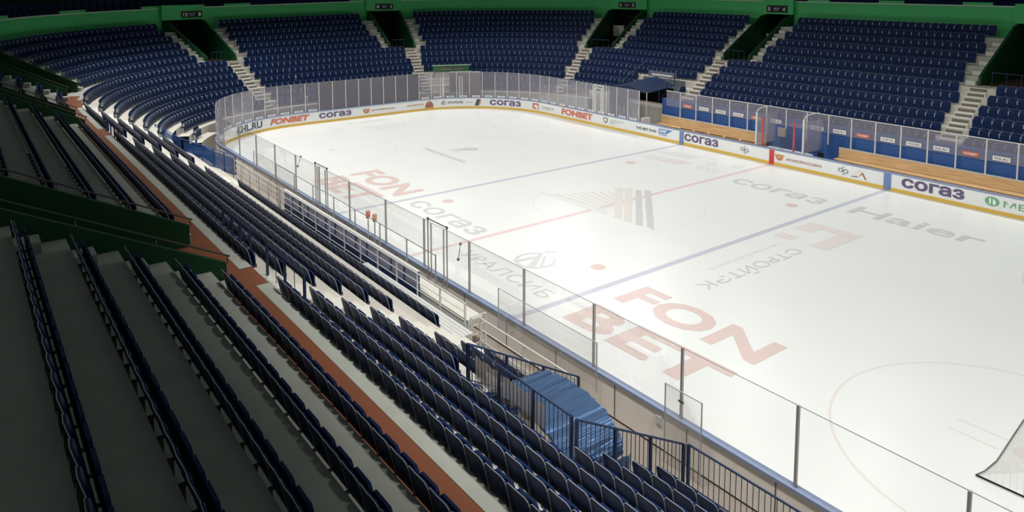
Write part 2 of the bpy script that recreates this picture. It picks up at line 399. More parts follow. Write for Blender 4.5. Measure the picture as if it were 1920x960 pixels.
def ringp(cx, cy, rx, ry, w, n=20, a0=0, a1=2*pi):
    o = []
    for i in range(n):
        a = a0+(a1-a0)*i/n; b = a0+(a1-a0)*(i+1)/n
        o.append([(cx+rx*cos(a), cy+ry*sin(a)), (cx+rx*cos(b), cy+ry*sin(b)), (cx+rx*w*cos(b), cy+ry*w*sin(b)), (cx+rx*w*cos(a), cy+ry*w*sin(a))])
    return o
board_text('KHL.RU', 52.2, 55.05, .34, .88, 't_dark', .03)
board_text('FONBET', 55.8, 59.3, .36, .84, 't_red', .045, .25)
board_text('согаз', 60.1, 63.0, .38, .82, 't_violet', .03)
board_text('#ХОККЕЙРОССИИ75', 64.9, 67.2, .48, .68, 't_brown', .01)
board_text('МИЛЛЕНИУМ', 68.4, 70.1, .50, .66, 't_gold', .02)
board_text('УРАЛСИБ', 72.4, 73.85, .48, .70, 't_dark', .02)
board_text('БАНК', 74.15, 74.75, .52, .64, 't_grey', 0)
board_text('согаз', 76.35, 79.45, .34, .84, 't_violet', .03)
board_text('СТРОЙТЭК', 81.85, 83.5, .52, .68, 't_dark', .01)
board_text('ГРУППА КОМПАНИЙ', 81.85, 83.2, .40, .47, 't_grey', 0)
board_text('FONBET', 84.55, 88.4, .34, .86, 't_red', .045)
board_text('КОНТИНЕНТАЛЬНАЯ', 90.45, 91.95, .66, .74, 't_grey', 0); board_text('ХОККЕЙНАЯ', 90.45, 91.4, .53, .61, 't_grey', 0); board_text('ЛИГА', 90.45, 90.9, .40, .48, 't_grey', 0)
board_text('THE BEST RUN', 93.25, 95.3, .46, .66, 't_dark', .02)
board_text('согаз', 98.0, 100.95, .34, .86, 't_violet', .03)
board_text('#ХОККЕЙРОССИИ75', 106.15, 108.55, .44, .66, 't_brown', .012)
board_text('согаз', s_far(-8.18), s_far(-11.4), .34, .88, 't_violet', .035)
board_text('МЕ', s_far(-13.2), s_far(-14.2), .42, .74, 't_green', .01)
for a, b in ((64.05, 64.75), (105.35, 106.0)):   # eagle-like shield: crest with wings
    board_shape([[(.5, 0), (.8, .2), (.95, .55), (1, .95), (.7, .8), (.5, 1), (.3, .8), (0, .95), (.05, .55), (.2, .2)]], a, b, .33, .80, 't_gold')
    board_shape([[(.5, .15), (.72, .35), (.72, .7), (.28, .7), (.28, .35)]], a, b, .33, .80, 't_brown', -.021)
    board_shape([[(.4, .42), (.6, .42), (.6, .6), (.4, .6)]], a, b, .33, .80, 't_white', -.023)
board_shape([[(0, 0), (1, 0), (1, .35), (.88, .75), (.62, 1), (.38, 1), (.12, .75), (0, .35)]], 70.25, 71.05, .22, .82, 't_brown')
board_shape([[(.2, .1), (.35, .1), (.5, .8), (.42, .9)], [(.6, .1), (.8, .1), (.62, .75), (.52, .8)]], 70.25, 71.05, .22, .82, 't_white', -.021)
board_shape(ringp(.5, .42, .5, .42, .82)+[[(.42, 1), (.58, 1), (.56, .3), (.44, .3)], [(.1, .15), (.2, .1), (.55, .6), (.45, .65)]], 71.8, 72.25, .40, .80, 't_dark')
board_shape([[(0, 0), (.5, 0), (.85, 1), (.3, 1)]], 74.95, 75.55, .26, .86, 't_dark'); board_shape([[(.5, 0), (.75, .1), (1, .75), (.85, 1)]], 74.95, 75.55, .26, .86, 't_gold')
board_shape([[(0, .75), (1, .75), (1, 1), (0, 1)], [(0, 0), (.25, 0), (.25, .75), (0, .75)], [(.25, 0), (.6, 0), (.6, .25), (.25, .25)], [(.8, .4), (1, .4), (1, .75), (.8, .75)]], 80.75, 81.5, .32, .84, 't_red')
board_shape([[(.8, 0), (1, 0), (1, .2), (.8, .2)]], 80.75, 81.5, .32, .84, 't_dark')
board_shape([[(.5, 0), (.9, .3), (1, .9), (.5, 1), (0, .9), (.1, .3)]], 89.65, 90.2, .34, .84, 't_grey')
board_shape([[(.3, .35), (.7, .35), (.75, .8), (.25, .8)], ], 89.65, 90.2, .34, .84, 't_white', -.021)
board_shape([[(0, .3), (.55, .3), (1, 1), (0, 1)]], 95.55, 96.85, .34, .84, 't_blue')
board_text('SAP', 95.62, 96.35, .56, .80, 't_white', .03); board_text('Russia', 95.6, 96.4, .36, .46, 't_blue', .02)
for a, b in ((102.75, 103.4), (109.6, 110.25)):
    board_shape(ringp(.25, .5, .25, .25, .6)+ringp(.72, .42, .27, .27, .6)+[[(.42, .75), (.5, .75), (.55, 1), (.47, 1)], [(.35, 0), (.65, 0), (.65, .08), (.35, .08)]], a, b, .34, .84, 't_grey')
board_shape([[(0, .05), (.55, 1), (.72, .75), (.45, .1)]], 110.4, 111.35, .30, .84, 'mark_tan')
board_shape([[(.45, .1), (.72, .75), (1, 0), (.9, 0), (.7, .5)]], 110.4, 111.35, .30, .84, 't_brown', -.021); board_shape([[(0, .05), (.45, .1), (.4, .2), (.05, .12)]], 110.4, 111.35, .30, .84, 't_dark', -.021)
g0, g1 = s_far(-12.35), s_far(-13.02)
board_shape([circ(.5, .5, .5, .5, 28)], g0, g1, .36, .84, 't_green'); board_shape([[(.3, .2), (.42, .2), (.42, .85), (.3, .85)], [(.55, .2), (.75, .2), (.75, .55), (.62, .8), (.55, .8)]], g0, g1, .36, .84, 't_white', -.022)
# round opening inside the capital-like letters is part of the lettering font; small fittings on the outer face
MB().box((0, -.09, 0), (.03, .09, .2), 0, (-14.06, -15.35, .62)).build('latch_plate', M['white_metal'], boards, label='square white latch plate')

# ---------------------------------------------------------------- rink glass: each pane with the post at its far edge
def pane(s0, s1, z1, m, label, group, d=.07, post=.03, post_m='steel', z0=1.04, sticker=None, extra=0):
    p0, _ = bd(s0, d); p1, _ = bd(s1, d)
    L = Vector((p1[0]-p0[0], p1[1]-p0[1])); rz = atan2(L.y, L.x); l = L.length
    t = empty('rink_glass', (p0[0], p0[1], z0), rz, label=label, cat='rink glass', group=group)
    MB().box((.02, -.006, 0), (l-.02, .006, z1-z0)).build('pane', m, t)
    MB().box((.0, -.009, z1-z0), (l, .009, z1-z0+.014)).build('top_edge', M['glass_edge'], t)
    MB().box((l-post, -post, -.02), (l+post, post, z1-z0+.01)).build('post', M[post_m], t)
    if sticker:
        sb = MB().box((l*.2, -.03, .02), (l*.8, -.022, .17)).build('label_plate', M['t_white'], t)
        MB().box((l*.3, -.034, .07), (l*.7, -.031, .12)).build('label_print', M[sticker], sb)
    return t
nth = ['first', 'second', 'third', 'fourth', 'fifth', 'sixth', 'seventh', 'eighth', 'ninth', 'tenth', 'eleventh', 'twelfth', 'thirteenth', 'fourteenth', 'fifteenth', 'sixteenth', 'seventeenth', 'eighteenth', 'nineteenth', 'twentieth']
tens = {20: 'twenty', 30: 'thirty', 40: 'forty', 50: 'fifty', 60: 'sixty', 70: 'seventy', 80: 'eighty', 90: 'ninety'}
def nthw(i):
    i += 1
    if i <= 20: return nth[i-1]
    if i % 10 == 0: return tens[i-i % 10][:-1]+'ieth'
    return tens[i-i % 10]+'-'+nth[i % 10-1]
near_y = [-25.4, -22.37, -19.08, -15.99, -12.88, -9.74, -6.69, -3.64, -.56, 2.9, 6.3, 9.35, 12.42, 15.53, 18.7, 22.0]
for i in range(len(near_y)-1):
    a, b = near_y[i]+22.54, near_y[i+1]+22.54
    pane(a, b, 2.86, M['glass'], f'clear rink glass with grey post on the near boards, {nthw(i)} from the lower right corner', 'clear glass along the near boards')
ends = [44.7+i*1.19 for i in range(42)]
for i in range(41):
    s0, s1 = ends[i], ends[i+1]
    lab = f'tall hazy rink glass behind the far end of the ice, {nthw(i)} pane from its left'
    pane(s0, s1, 3.40, M['glass_far'], lab, 'tall glass round the far end', post=.026, post_m='white_metal', sticker=['t_grey', 't_red', 't_grey', 't_blue'][i % 4] if not (13 <= i <= 20) else None)
# dark mesh banner hung behind the end glass
mb = MB(); bsheet(mb, 60.1, 69.7, .16, 1.08, .16, 3.42); bsheet(mb, 60.1, 69.7, .17, 1.08, .17, 3.42)
mb.build('mesh_banner', M['mesh_screen'], label='dark grey mesh banner hanging behind the far end glass', cat='banner')
# side return panels of clear glass by the near boards
def loose_pane(y0, y1, x, z0, z1, label, x1=None):
    x1 = x if x1 is None else x1
    L = Vector((x1-x, y1-y0)); t = empty('glass_screen', (x, y0, z0), atan2(L.y, L.x), label=label, cat='glass screen')
    MB().box((0, -.006, 0), (L.length, .006, z1-z0)).build('pane', M['glass'], t)
    MB().box((0, -.012, z1-z0), (L.length, .012, z1-z0+.015)).build('top_edge', M['glass_edge'], t)
    for x_ in (0, L.length): MB().box((x_-.012, -.012, -.1), (x_+.012, .012, z1-z0+.02)).build('edge_strip', M['glass_edge'], t)
    return t
loose_pane(-8.9, -13.4, -14.35, .75, 2.05, 'low clear glass screen along the near boards beyond the blue tunnel')
t = loose_pane(-16.9, -15.8, -14.35, .1, 2.0, 'narrow clear door pane with a black handle standing against the near boards')
MB().box((.55, -.03, 1.62), (.72, -.015, 1.66)).build('handle', M['black'], t, label='small black handle')
loose_pane(14.9, 8.4, -14.35, .9, 2.1, 'clear glass screen in front of the far part of near boards')

# ---------------------------------------------------------------- concrete bowl
bw = MB(); bl = MB()
for j in range(8):
    d1 = -1.1-TL*j; d0 = -1.1-TL*(j+1)
    rng = [(SMIN, SMAX)]
    for a, b in rng:
        out = [TUN] if j >= 4 else []
        if j >= 6: out.append((113, SMAX))
        if j == 7: out.append((60, 113))
        if j >= 6: out.append((47.2, 54.5))
        if j >= 3: out.append((117.0, 121.6))
        for x, y in cuts((a, b), out):
            z = lambda s, j=j: lowz(j, s); zu = lambda s, j=j: lowz(j-1, s) if j else zs(s)
            sheet(bl, x, y, d1, z, d0-.0, z)
            sheet(bl, x, y, d1, zu, d1, z)      # riser behind
for a, b in cuts((SMIN, SMAX), [TUN, (60, SMAX), (47.2, 54.5)]):   # front fascia
    sheet(bl, a, b, -1.1-TL*8, lambda s: lowz(7, s), -1.1-TL*8, C_(0))
for a, b in [(60, 113)]: sheet(bl, a, b, -1.1-TL*7, lambda s: lowz(6, s), -1.1-TL*7, C_(0))
sheet(bl, 113, SMAX, -1.1-TL*6, lambda s: lowz(5, s), -1.1-TL*6, C_(0))
for i in range(6):
    d0 = .1+TU*(i-1) if i else -1.1; d1 = .1+TU*i
    if i == 0: continue
    out = list(VOM)
    for x, y in cuts((SMIN, SMAX), out):
        z = lambda s, i=i: upz(i, s); zl = lambda s, i=i: upz(i-1, s)
        sheet(bw, x, y, d0, z, d1, z); sheet(bw, x, y, d0, zl, d0, z)
for x, y in cuts((SMIN, SMAX), VOM):
    sheet(bw, x, y, .1+TU*5, lambda s: upz(5, s), 5.75, lambda s: upz(5, s))
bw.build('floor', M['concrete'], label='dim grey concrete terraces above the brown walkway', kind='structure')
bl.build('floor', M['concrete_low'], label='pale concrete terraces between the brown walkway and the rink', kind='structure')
wk = MB(); sheet(wk, SMIN, 52, -.80, zs, .1, zs)
for a, b in VOM[:3]: sheet(wk, a, b, .1, zs, 8, zs)
vf = MB()  # walkway brown darkened in its colour to stand for the passage shade
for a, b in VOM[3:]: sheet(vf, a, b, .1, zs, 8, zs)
vf.build('floor', M['brown_shade'], label='dark brown floors inside the far passages', kind='structure')  # walkway brown; the dark tone is passage shade put into the colour
fw = MB(); sheet(fw, 52, SMAX, -.80, zs, .1, zs); fw.build('floor', M['concrete'], label='grey terrace at passage level round the far stands', kind='structure')
wk.build('floor', M['brown'], label='red-brown walkway round the bowl at passage level', kind='structure')
kb = MB()
for a, b in cuts((SMIN, SMAX), [(c-.0, d-.0) for c, d in LOWA]):
    sheet(kb, a, b, -1.1, lambda s: zs(s)+.012, -.80, lambda s: zs(s)+.012); sheet(kb, a, b, -.80, lambda s: zs(s)+.012, -.80, zs)
kb.build('trim_1', M['concrete'], label='grey concrete edge strip along the brown walkway', kind='structure')
wk2 = MB()
for a, b in LOWA: sheet(wk2, a, b, -1.1, zs, -.80, zs)
wk2.build('floor', M['brown'], label='red-brown thresholds at the heads of the lower steps', kind='structure')

# ---------------------------------------------------------------- step flights
def brick(mb, s0, s1, d0, d1, z0, z1):
    """block between s0..s1 and offsets d0..d1 (outer)"""
    P = [bowl(s0, d0)[0], bowl(s0, d1)[0], bowl(s1, d1)[0], bowl(s1, d0)[0]]
    mb.slab([P[3], P[2], P[1], P[0]], z0, z1)
aisle_names = ['nearest the camera on the left stand', 'beside the second green passage on the left', 'at the left corner of the rink', 'below the passage signed 12 and 1', 'below the passage signed 1 and 2', 'below the passage signed 2 and 3', 'below the passage signed 3 and 4', 'at the right edge of the far stand']
for n, (a, b) in enumerate(LOWA):
    mb = MB(); c0, c1 = (a+.35, b-.35) if b-a > 1.8 else (a+.06, b-.06)
    jm = 8 if a < 60 else (7 if a < 113 else 6)
    if 40 < a < 60: jm = 6
    for j in range(jm):
        d1 = -1.1-TL*j; s = (a+b)/2; z = lowz(j, s); r = rise(s)
        brick(mb, c0, c1, d1-TL*.5, d1-.002, z+.002, z+r/2)
        brick(mb, c0, c1, d1-TL, d1-TL*.5, z+.001, z+.03)
    st_ = mb.build('step_flight', M['step'], label=f'pale concrete steps down to the rink, {aisle_names[n]}', cat='steps', group='steps between the lower seat blocks')
    rb = MB()  # dark strips stand in for the shaded gaps under the treads
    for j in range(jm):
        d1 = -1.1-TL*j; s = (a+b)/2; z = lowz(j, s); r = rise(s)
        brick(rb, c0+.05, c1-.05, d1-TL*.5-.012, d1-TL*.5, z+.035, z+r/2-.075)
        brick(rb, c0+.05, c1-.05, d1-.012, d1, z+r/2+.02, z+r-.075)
    rb.build('gap_shade_strip', M['riser_shade'], st_)
pn = ['the nearest green passage', 'the second green passage on the left', 'the green passage at the left corner', 'the passage signed 12 and 1', 'the passage signed 1 and 2', 'the passage signed 2 and 3', 'the passage signed 3 and 4', 'the passage at the right edge']
for n, (a, b) in enumerate(VOM):
    for side, (x, y) in enumerate(((a-UA, a-.1), (b+.1, b+UA))):
        if y > SMAX: continue
        s = (x+y)/2; lb = f'concrete half-steps up the {"left" if (side==0)==(n>2) else "right"} side of {pn[n]}' if n > 2 else f'grey concrete half-steps on the {"near" if side==0 else "far"} side of {pn[n]}'
        t = empty('half_steps', (0, 0, 0), label=lb, cat='steps', group='half-steps beside the passages')
        for i in range(1, 6):   # half-height block in front of each riser
            mb = MB(); d0 = .1+TU*(i-1)
            brick(mb, x+.05, y-.02, d0-.46, d0-.002, upz(i-1, s)+.002, upz(i-1, s)+rise(s)/2)
            mb.build('step_block', M['concrete'] if n < 3 else M['step'], t)

# ---------------------------------------------------------------- green passages
def vom_wall(s, sgn, n, th=.16):
    """side wall of a passage following the rake, with cap"""
    P = []
    prof = [(-.10, .57), (.1, .60)]
    v = []; ds = [-.25, 4.5, 5.72]
    def top(d): return zs(s)+.58+rise(s)/TU*(d+.25)*1.0
    so = s; sj = s+sgn*th
    pts = [(-.25, zs(s)-.0), (7.5, zs(s)-.0), (7.5, top(4.8)+.3), (4.8, top(4.8)), (-.25, top(-.25))]
    A = [(*bowl(so, d)[0], z) for d, z in pts]; B = [(*bowl(sj, d)[0], z) for d, z in pts]
    k = len(pts)
    return MB().add(A+B, [tuple(range(k)), tuple(range(2*k-1, k-1, -1))]+[(i, k+i, k+(i+1) % k, (i+1) % k) for i in range(k)]), top
for n, (a, b) in enumerate(VOM):
    if b > SMAX+1: continue
    for side, (s, sg) in enumerate(((a, 1), (b, -1))):
        mb, top = vom_wall(s, sg, n)
        nm = 'near' if n < 3 else ('left' if side == 0 else 'right')
        if n < 3 and side == 1: nm = 'far'
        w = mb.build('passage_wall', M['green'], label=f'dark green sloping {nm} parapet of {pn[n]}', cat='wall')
        if n < 3:
            p0 = bowl(s+sg*.08, -.35)[0]; p1 = bowl(s+sg*.08, 4.6)[0]; h = .17
            r = MB().tube((*p0, top(-.35)+h), (*p1, top(4.6)+h), .022, 8)
            r.build('handrail', M['dark_metal'], w)
            for d in (-.3, 1.2, 2.7, 4.2):
                q = bowl(s+sg*.08, d)[0]; MB().tube((*q, top(d)-.02), (*q, top(d)+h), .014, 6).build('rail_bracket', M['dark_metal'], w)
    # dark rear of the passage
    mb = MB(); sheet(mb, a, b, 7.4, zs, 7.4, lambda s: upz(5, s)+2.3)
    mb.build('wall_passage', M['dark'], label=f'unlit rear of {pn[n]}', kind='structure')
    # lintel with the sector sign
    mb = MB(); s = (a+b)/2; z0 = upz(5, s)+.95; z1 = upz(5, s)+2.26
    if n >= 3: brick(mb, a-.15, b+.15, 5.3, 5.72, z0, z1-.02); mb.build('lintel', M['green_wall'], label=f'green lintel over {pn[n]}', cat='lintel')
    if n < 3: continue
    # short blue guard rail over the mouth beside the lower steps
    ga, gb = (a+.1, LOWA[n][0]-.05) if LOWA[n][0]-a > .6 else (LOWA[n][1]+.05, b-.1)
    if gb-ga > .5:
        t = empty('guard_rail', (0, 0, 0), label=f'thin blue guard rail at the mouth of {pn[n]}', group='guard rails at the passage mouths', cat='railing')
        p, q = bowl(ga, -.9)[0], bowl(gb, -.9)[0]; z = zs(s)
        MB().pipe([(*p, z+.95), (*q, z+.95)], .02, 6).build('top_rail', M['blue_metal'], t)
        for k in range(4):
            u = k/3; c = (p[0]+(q[0]-p[0])*u, p[1]+(q[1]-p[1])*u); MB().tube((*c, z), (*c, z+.95), .014, 6).build('post', M['blue_metal'], t)
# pale ribbed door leaves seen inside two passages
for n, lab in ((5, 'pale ribbed shutter inside the passage signed 2 and 3'), (6, 'pale ribbed shutter inside the passage signed 3 and 4')):
    a, b = VOM[n]; t = empty('shutter', (0, 0, 0), label=lab, cat='shutter', group='ribbed shutters inside the passages')
    for k in range(5):
        mb = MB(); brick(mb, a+.35, a+1.3, 5.2, 5.26, zs(a)+.9+k*.22, zs(a)+1.1+k*.22); mb.build('slat', M['step'], t)
    mb = MB(); brick(mb, a+.3, a+.36, 5.15, 5.3, zs(a), zs(a)+2.1); brick(mb, a+1.3, a+1.36, 5.15, 5.3, zs(a), zs(a)+2.1); mb.build('frame', M['dark_metal'], t)

# ---------------------------------------------------------------- green wall behind the last row, upper tier
def wtop(s): return zs(s)+5*rise(s)+lerp_tab([(46, 2.1), (75, 2.0), (115, 2.08)], s)
mb = MB()
for a, b in cuts((30, SMAX), [(c, d) for c, d in VOM]):
    sheet(mb, a, b, 5.72, lambda s: upz(5, s), 5.72, wtop)
for a, b in VOM: sheet(mb, a, b, 5.72, lambda s: upz(5, s)+.95, 5.72, wtop)
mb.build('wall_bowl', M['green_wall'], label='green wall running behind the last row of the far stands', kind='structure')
cp = MB(); sheet(cp, 30, SMAX, 5.66, wtop, 5.95, wtop); sheet(cp, 30, SMAX, 5.66, wtop, 5.66, lambda s: wtop(s)-.09); cp.build('trim_2', M['green_cap'], label='pale cap along the top of the green wall', kind='structure')
pc = MB(); pcc = MB()
for a in [44+k*5.9 for k in range(0, 18)]:
    if 76 < a < 84: continue
    ss = (a, a+1.9)
    sheet(pc, ss[0], ss[1], 5.70, wtop, 5.70, lambda s: wtop(s)+.2); sheet(pcc, ss[0], ss[1], 5.66, lambda s: wtop(s)+.2, 5.95, lambda s: wtop(s)+.2)
pc.build('wall_parapet', M['green_wall'], label='raised green parapet pieces on top of the bowl wall', kind='structure')
pcc.build('trim_3', M['green_cap'], label='pale caps on the raised parapet pieces', kind='structure')
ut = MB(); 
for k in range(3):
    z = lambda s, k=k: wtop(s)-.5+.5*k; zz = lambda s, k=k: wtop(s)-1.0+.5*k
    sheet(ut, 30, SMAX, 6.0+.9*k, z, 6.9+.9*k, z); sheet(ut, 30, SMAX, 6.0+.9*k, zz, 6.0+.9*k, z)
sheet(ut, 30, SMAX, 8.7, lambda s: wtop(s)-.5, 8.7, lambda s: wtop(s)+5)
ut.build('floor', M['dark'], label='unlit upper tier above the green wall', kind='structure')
# sector signs
def sign(n, left, right, lab):
    a, b = VOM[n]; s = (a+b)/2; s += .55 if n == 3 else 0; (x, y), nn = bowl(s, 5.18); rz = atan2(nn[1], nn[0])-pi/2; z = upz(5, s)+1.12
    t = empty('sector_sign', (x, y, z), rz, label=lab, cat='sign', group='black sector signs over the passages')
    MB().box((-.95, -.06, 0), (.95, 0, .55)).build('sign_panel', M['black'], t)
    def tx(w, x0, x1, z0, z1, bold):
        v, f = text_geo(w, bold); MB().add([(x0+(x1-x0)*u, -.066, z0+(z1-z0)*q) for u, q in v], f).build('lettering', M['t_white'], t)
    tx(left, -.82, -.82+.2*len(left)+.02, .12, .43, .03); tx(right, .60, .82, .12, .43, .03)
    tx('СЕКТОР', -.28, .28, .28, .38, .02); tx('SECTOR', -.2, .2, .14, .22, .01)
sign(3, '12', '1', 'black sector sign reading 12 and 1 on the green wall')
sign(4, '1', '2', 'black sector sign reading 1 and 2 on the green wall')
sign(5, '2', '3', 'black sector sign reading 2 and 3 on the green wall')
sign(6, '3', '4', 'black sector sign reading 3 and 4 on the green wall')

# ---------------------------------------------------------------- seats
SW = .47
def seat_shell(fine=True):
    """back shell: local x along the row, +y towards the rink, origin on the floor under the back"""
    prof = [(-.235, .29), (-.252, .42), (-.255, .66), (-.235, .74), (-.18, .79), (.0, .80), (.18, .79), (.235, .74), (.255, .66), (.252, .42), (.235, .29)] if fine else [(-.245, .30), (-.252, .70), (-.18, .795), (.18, .795), (.252, .70), (.245, .30)]
    def yb(x, z): return -.10*(z-.36)/.42 + .022*(1-(x/.255)**2)*-1 + .03
    F = [(x, yb(x, z)+.018, z) for x, z in prof]; B = [(x, yb(x, z)-.012, z) for x, z in prof]
    n = len(prof); v = F+B; c0 = len(v); v.append((0, yb(0, .6)+.012, .58)); v.append((0, yb(0, .6)-.018, .58))
    f = []
    for i in range(n-1): f += [(i, c0, i+1), (n+i+1, c0+1, n+i), (i, i+1, n+i+1, n+i)]
    f += [(n-1, c0, 0), (n, c0+1, 2*n-1), (n-1, 0, n, 2*n-1)]
    return v, f, prof, yb
def edge_geo():
    v0, f0, prof, yb = seat_shell(True); mb = MB()
    pts = [(x*1.01, yb(x, z)-.012, z+.004) for x, z in prof][0:]
    for a, b in zip(pts[:-1], pts[1:]): mb.tube(a, b, .0065, 5)
    return mb
def pan_geo(fine=True):
    # folded-up seat pan standing in front of the back
    mb = MB(); prof = [(-.22, .30), (-.225, .58), (-.18, .63), (.18, .63), (.225, .58), (.22, .30), (.13, .24), (-.13, .24)] if fine else [(-.245, .15), (-.245, .60), (.245, .60), (.245, .15)]
    F = [(x, .13-.05*(z-.4), z) for x, z in prof]; B = [(x, .085-.05*(z-.4), z) for x, z in prof]; n = len(prof)
    return mb.add(F+B, [tuple(range(n-1, -1, -1)), tuple(range(n, 2*n))]+[(i, (i+1) % n, n+(i+1) % n, n+i) for i in range(n)])
def bracket_geo():
    mb = MB(); x = .26
    mb.box((x-.014, -.05, .02), (x+.014, .02, .30)); mb.box((x-.012, -.08, .27), (x+.012, .14, .31)); mb.box((x-.012, .10, .27), (x+.012, .14, .36)); mb.box((x-.03, -.09, .0), (x+.03, .03, .025))
    return mb
def knob_geo():
    mb = MB(); mb.tube((.225, -.07, .27), (.295, -.07, .27), .026, 8); return mb
sv, sf, _, _ = seat_shell(True)
me_back = MB().add(sv, sf).mesh('backrest'); me_back.materials.append(M['seat'])
me_edge = edge_geo().mesh('edge_trim'); me_edge.materials.append(M['seat_edge'])
me_pan = pan_geo().mesh('seat_pan'); me_pan.materials.append(M['seat'])
me_brk = bracket_geo().mesh('bracket'); me_brk.materials.append(M['dark_metal'])
me_knb = knob_geo().mesh('hinge'); me_knb.materials.append(M['bracket'])
PITCH = .52
def in_low(j, s, w=.26):
    for n, (a, b) in enumerate(LOWA):
        if a-w-(.09*j if n == 0 else 0) < s < b+w: return False
    if j >= 4 and TUN[0]-w < s < TUN[1]+w: return False
    if j == 6 and 17.9-w < s < 37.8+w: return False
    if j >= 6 and (s > 112.5 or 40 < s < 56): return False
    if j == 7 and s > 58: return False
    if j >= 3 and 116.8-w < s < 121.8+w: return False
    if j >= 4 and 89.3 < s < 95.2: return False
    return True
def in_up(i, s, w=.26):
    for a, b in VOM:
        if a-UA-w < s < b+UA+w: return False
    return True
seats = []
def block(kind, k, a, b):
    d = lowd(k) if kind == 'L' else upd(k)
    s = a
    while s < b:
        (x, y), n = bowl(s, d)
        # curvature changes the spacing along the reference line
        step = PITCH*(18.6/(18.6+d) if (46.5 < s < 75.7 or 84.9 < s < 114.1) else 1)
        ok = in_low(k, s) if kind == 'L' else in_up(k, s)
        if ok:
            z = (lowz(k, s) if kind == 'L' else upz(k, s))
            seats.append((kind, k, s, x, y, z, n))
        s += step
for j in range(8): block('L', j, 4.0+.05*(j % 2), SMAX-2)
for i in range(6): block('U', i, 4.0, SMAX-2)
# camera-space test used only to choose which seats are built as separate things
camM = cam.rotation_euler.to_matrix(); cinv = camM.transposed()
def px(p):
    q = cinv @ (Vector(p)-Vector(CAM))
    if q.z > -.3: return None
    return 960+1387.8*q.x/-q.z, 480-373.26-1387.8*q.y/-q.z, -q.z
cand = []
for t in seats:
    p = px((t[3], t[4], t[5]+.6))
    if p and -15 < p[0] < 1935 and -10 < p[1] < 975: cand.append((p[2], t))
cand.sort(key=lambda c: c[0]); near = [c[1] for c in cand[:300]]; nearset = set(id(t) for t in near)
def inward_rz(n): return atan2(-n[1], -n[0])-pi/2
def seat_label(t):
    kind, k, s = t[0], t[1], t[2]
    if kind == 'L':
        row = nthw(k)+' row below brown walkway'
        if s < 16.7: c = int((16.65-.26-.09*k-s)/PITCH+.5); return f'dark blue folding seat, {nthw(max(c,0))} this side of the lower steps, {row}' if not (k >= 4 and s < TUN[0]) else f'dark blue folding seat right of the blue tunnel, {nthw(int((TUN[0]-.26-s)/PITCH+.5))} from its railing, {nthw(k)} row'
        c = int((s-17.9-.26)/PITCH+.5); return f'dark blue folding seat, {nthw(max(c,0))} beyond the lower steps, {row}'
    row = nthw(k)+' row above brown walkway'
    if s < 17: c = int((15.9-.26-s)/PITCH+.5); return f'dark blue folding seat, {nthw(max(c,0))} this side of green parapet, {row}'
    c = int((s-21.6-.26)/PITCH+.5); return f'dark blue folding seat, {nthw(max(c,0))} beyond green passage, {row}'
seen = {}
for t in near:
    lab = seat_label(t)
    o = bpy.data.objects.new('stadium_seat', None); COL.objects.link(o); o.empty_display_size = .1
    o.location = (t[3], t[4], t[5]); o.rotation_euler = (0, 0, inward_rz(t[6]))
    if lab in seen: lab = lab.replace('dark blue', 'navy blue')
    seen[lab] = 1
    prop(o, lab, 'seat', 'blue folding seats of the left stand')
    b = link('backrest', me_back, None, o); link('edge_trim', me_edge, None, b)
    link('seat_pan', me_pan, None, o); link('bracket', me_brk, None, o); link('hinge', me_knb, None, o)
# the rest of the seats: one object, several materials
lv, lf, _, _ = seat_shell(False)
low = MB(); low.add(lv, lf); nb = len(low.f)
low.add(pan_geo(False).v, pan_geo(False).f); npan = len(low.f)
e2 = MB(); pr_ = [(x*1.01, y-.012, z) for (x, z), y in zip([(-.248, .34), (-.250, .70), (-.18, .80), (.18, .80), (.250, .70), (.248, .34)], [.03, -.06, -.10, -.10, -.06, .03])]
for a, b in zip(pr_[:-1], pr_[1:]): e2.tube(a, b, .006, 3)
low.add(e2.v, e2.f); ned = len(low.f)
k2 = MB(); k2.box((.243, .02, .44), (.279, .15, .67)); k2.box((.25, -.06, 0), (.27, .10, .33)); low.add(k2.v, k2.f)
fm = [0]*npan+[1]*(ned-npan)+[2]*(len(low.f)-ned)
nl = MB(); nl.add(sv, sf); nl.add(pan_geo().v, pan_geo().f); n1 = len(nl.f)
pp = seat_shell(True); pts_ = [(x*1.01, pp[3](x, z)-.012, z+.004) for x, z in pp[2]]
for a, b in zip(pts_[:-1], pts_[1:]): nl.tube(a, b, .005, 3)
n2 = len(nl.f); nl.add(knob_geo().v, knob_geo().f)
nfm = [0]*n1+[1]*(n2-n1)+[2]*(len(nl.f)-n2)
V = []; F = []; FM = []
for t in seats:
    if id(t) in nearset: continue
    rz = inward_rz(t[6]); c, s_ = cos(rz), sin(rz); n0 = len(V)
    tip = 0
    G, gm = (nl, nfm) if t[2] < 50 else (low, fm)
    V += [(t[3]+x*c-y*s_, t[4]+x*s_+y*c, t[5]+z) for x, y, z in G.v]
    F += [tuple(i+n0 for i in q) for q in G.f]; FM += gm
me = bpy.data.meshes.new('stadium_seats'); me.from_pydata(V, [], F)
for m in ('seat', 'seat_edge', 'bracket'): me.materials.append(M[m])
me.polygons.foreach_set('material_index', FM); me.update()
prop(link('stadium_seats', me), 'rows of dark blue folding seats filling the rest of the stands', 'seats', kind='stuff')
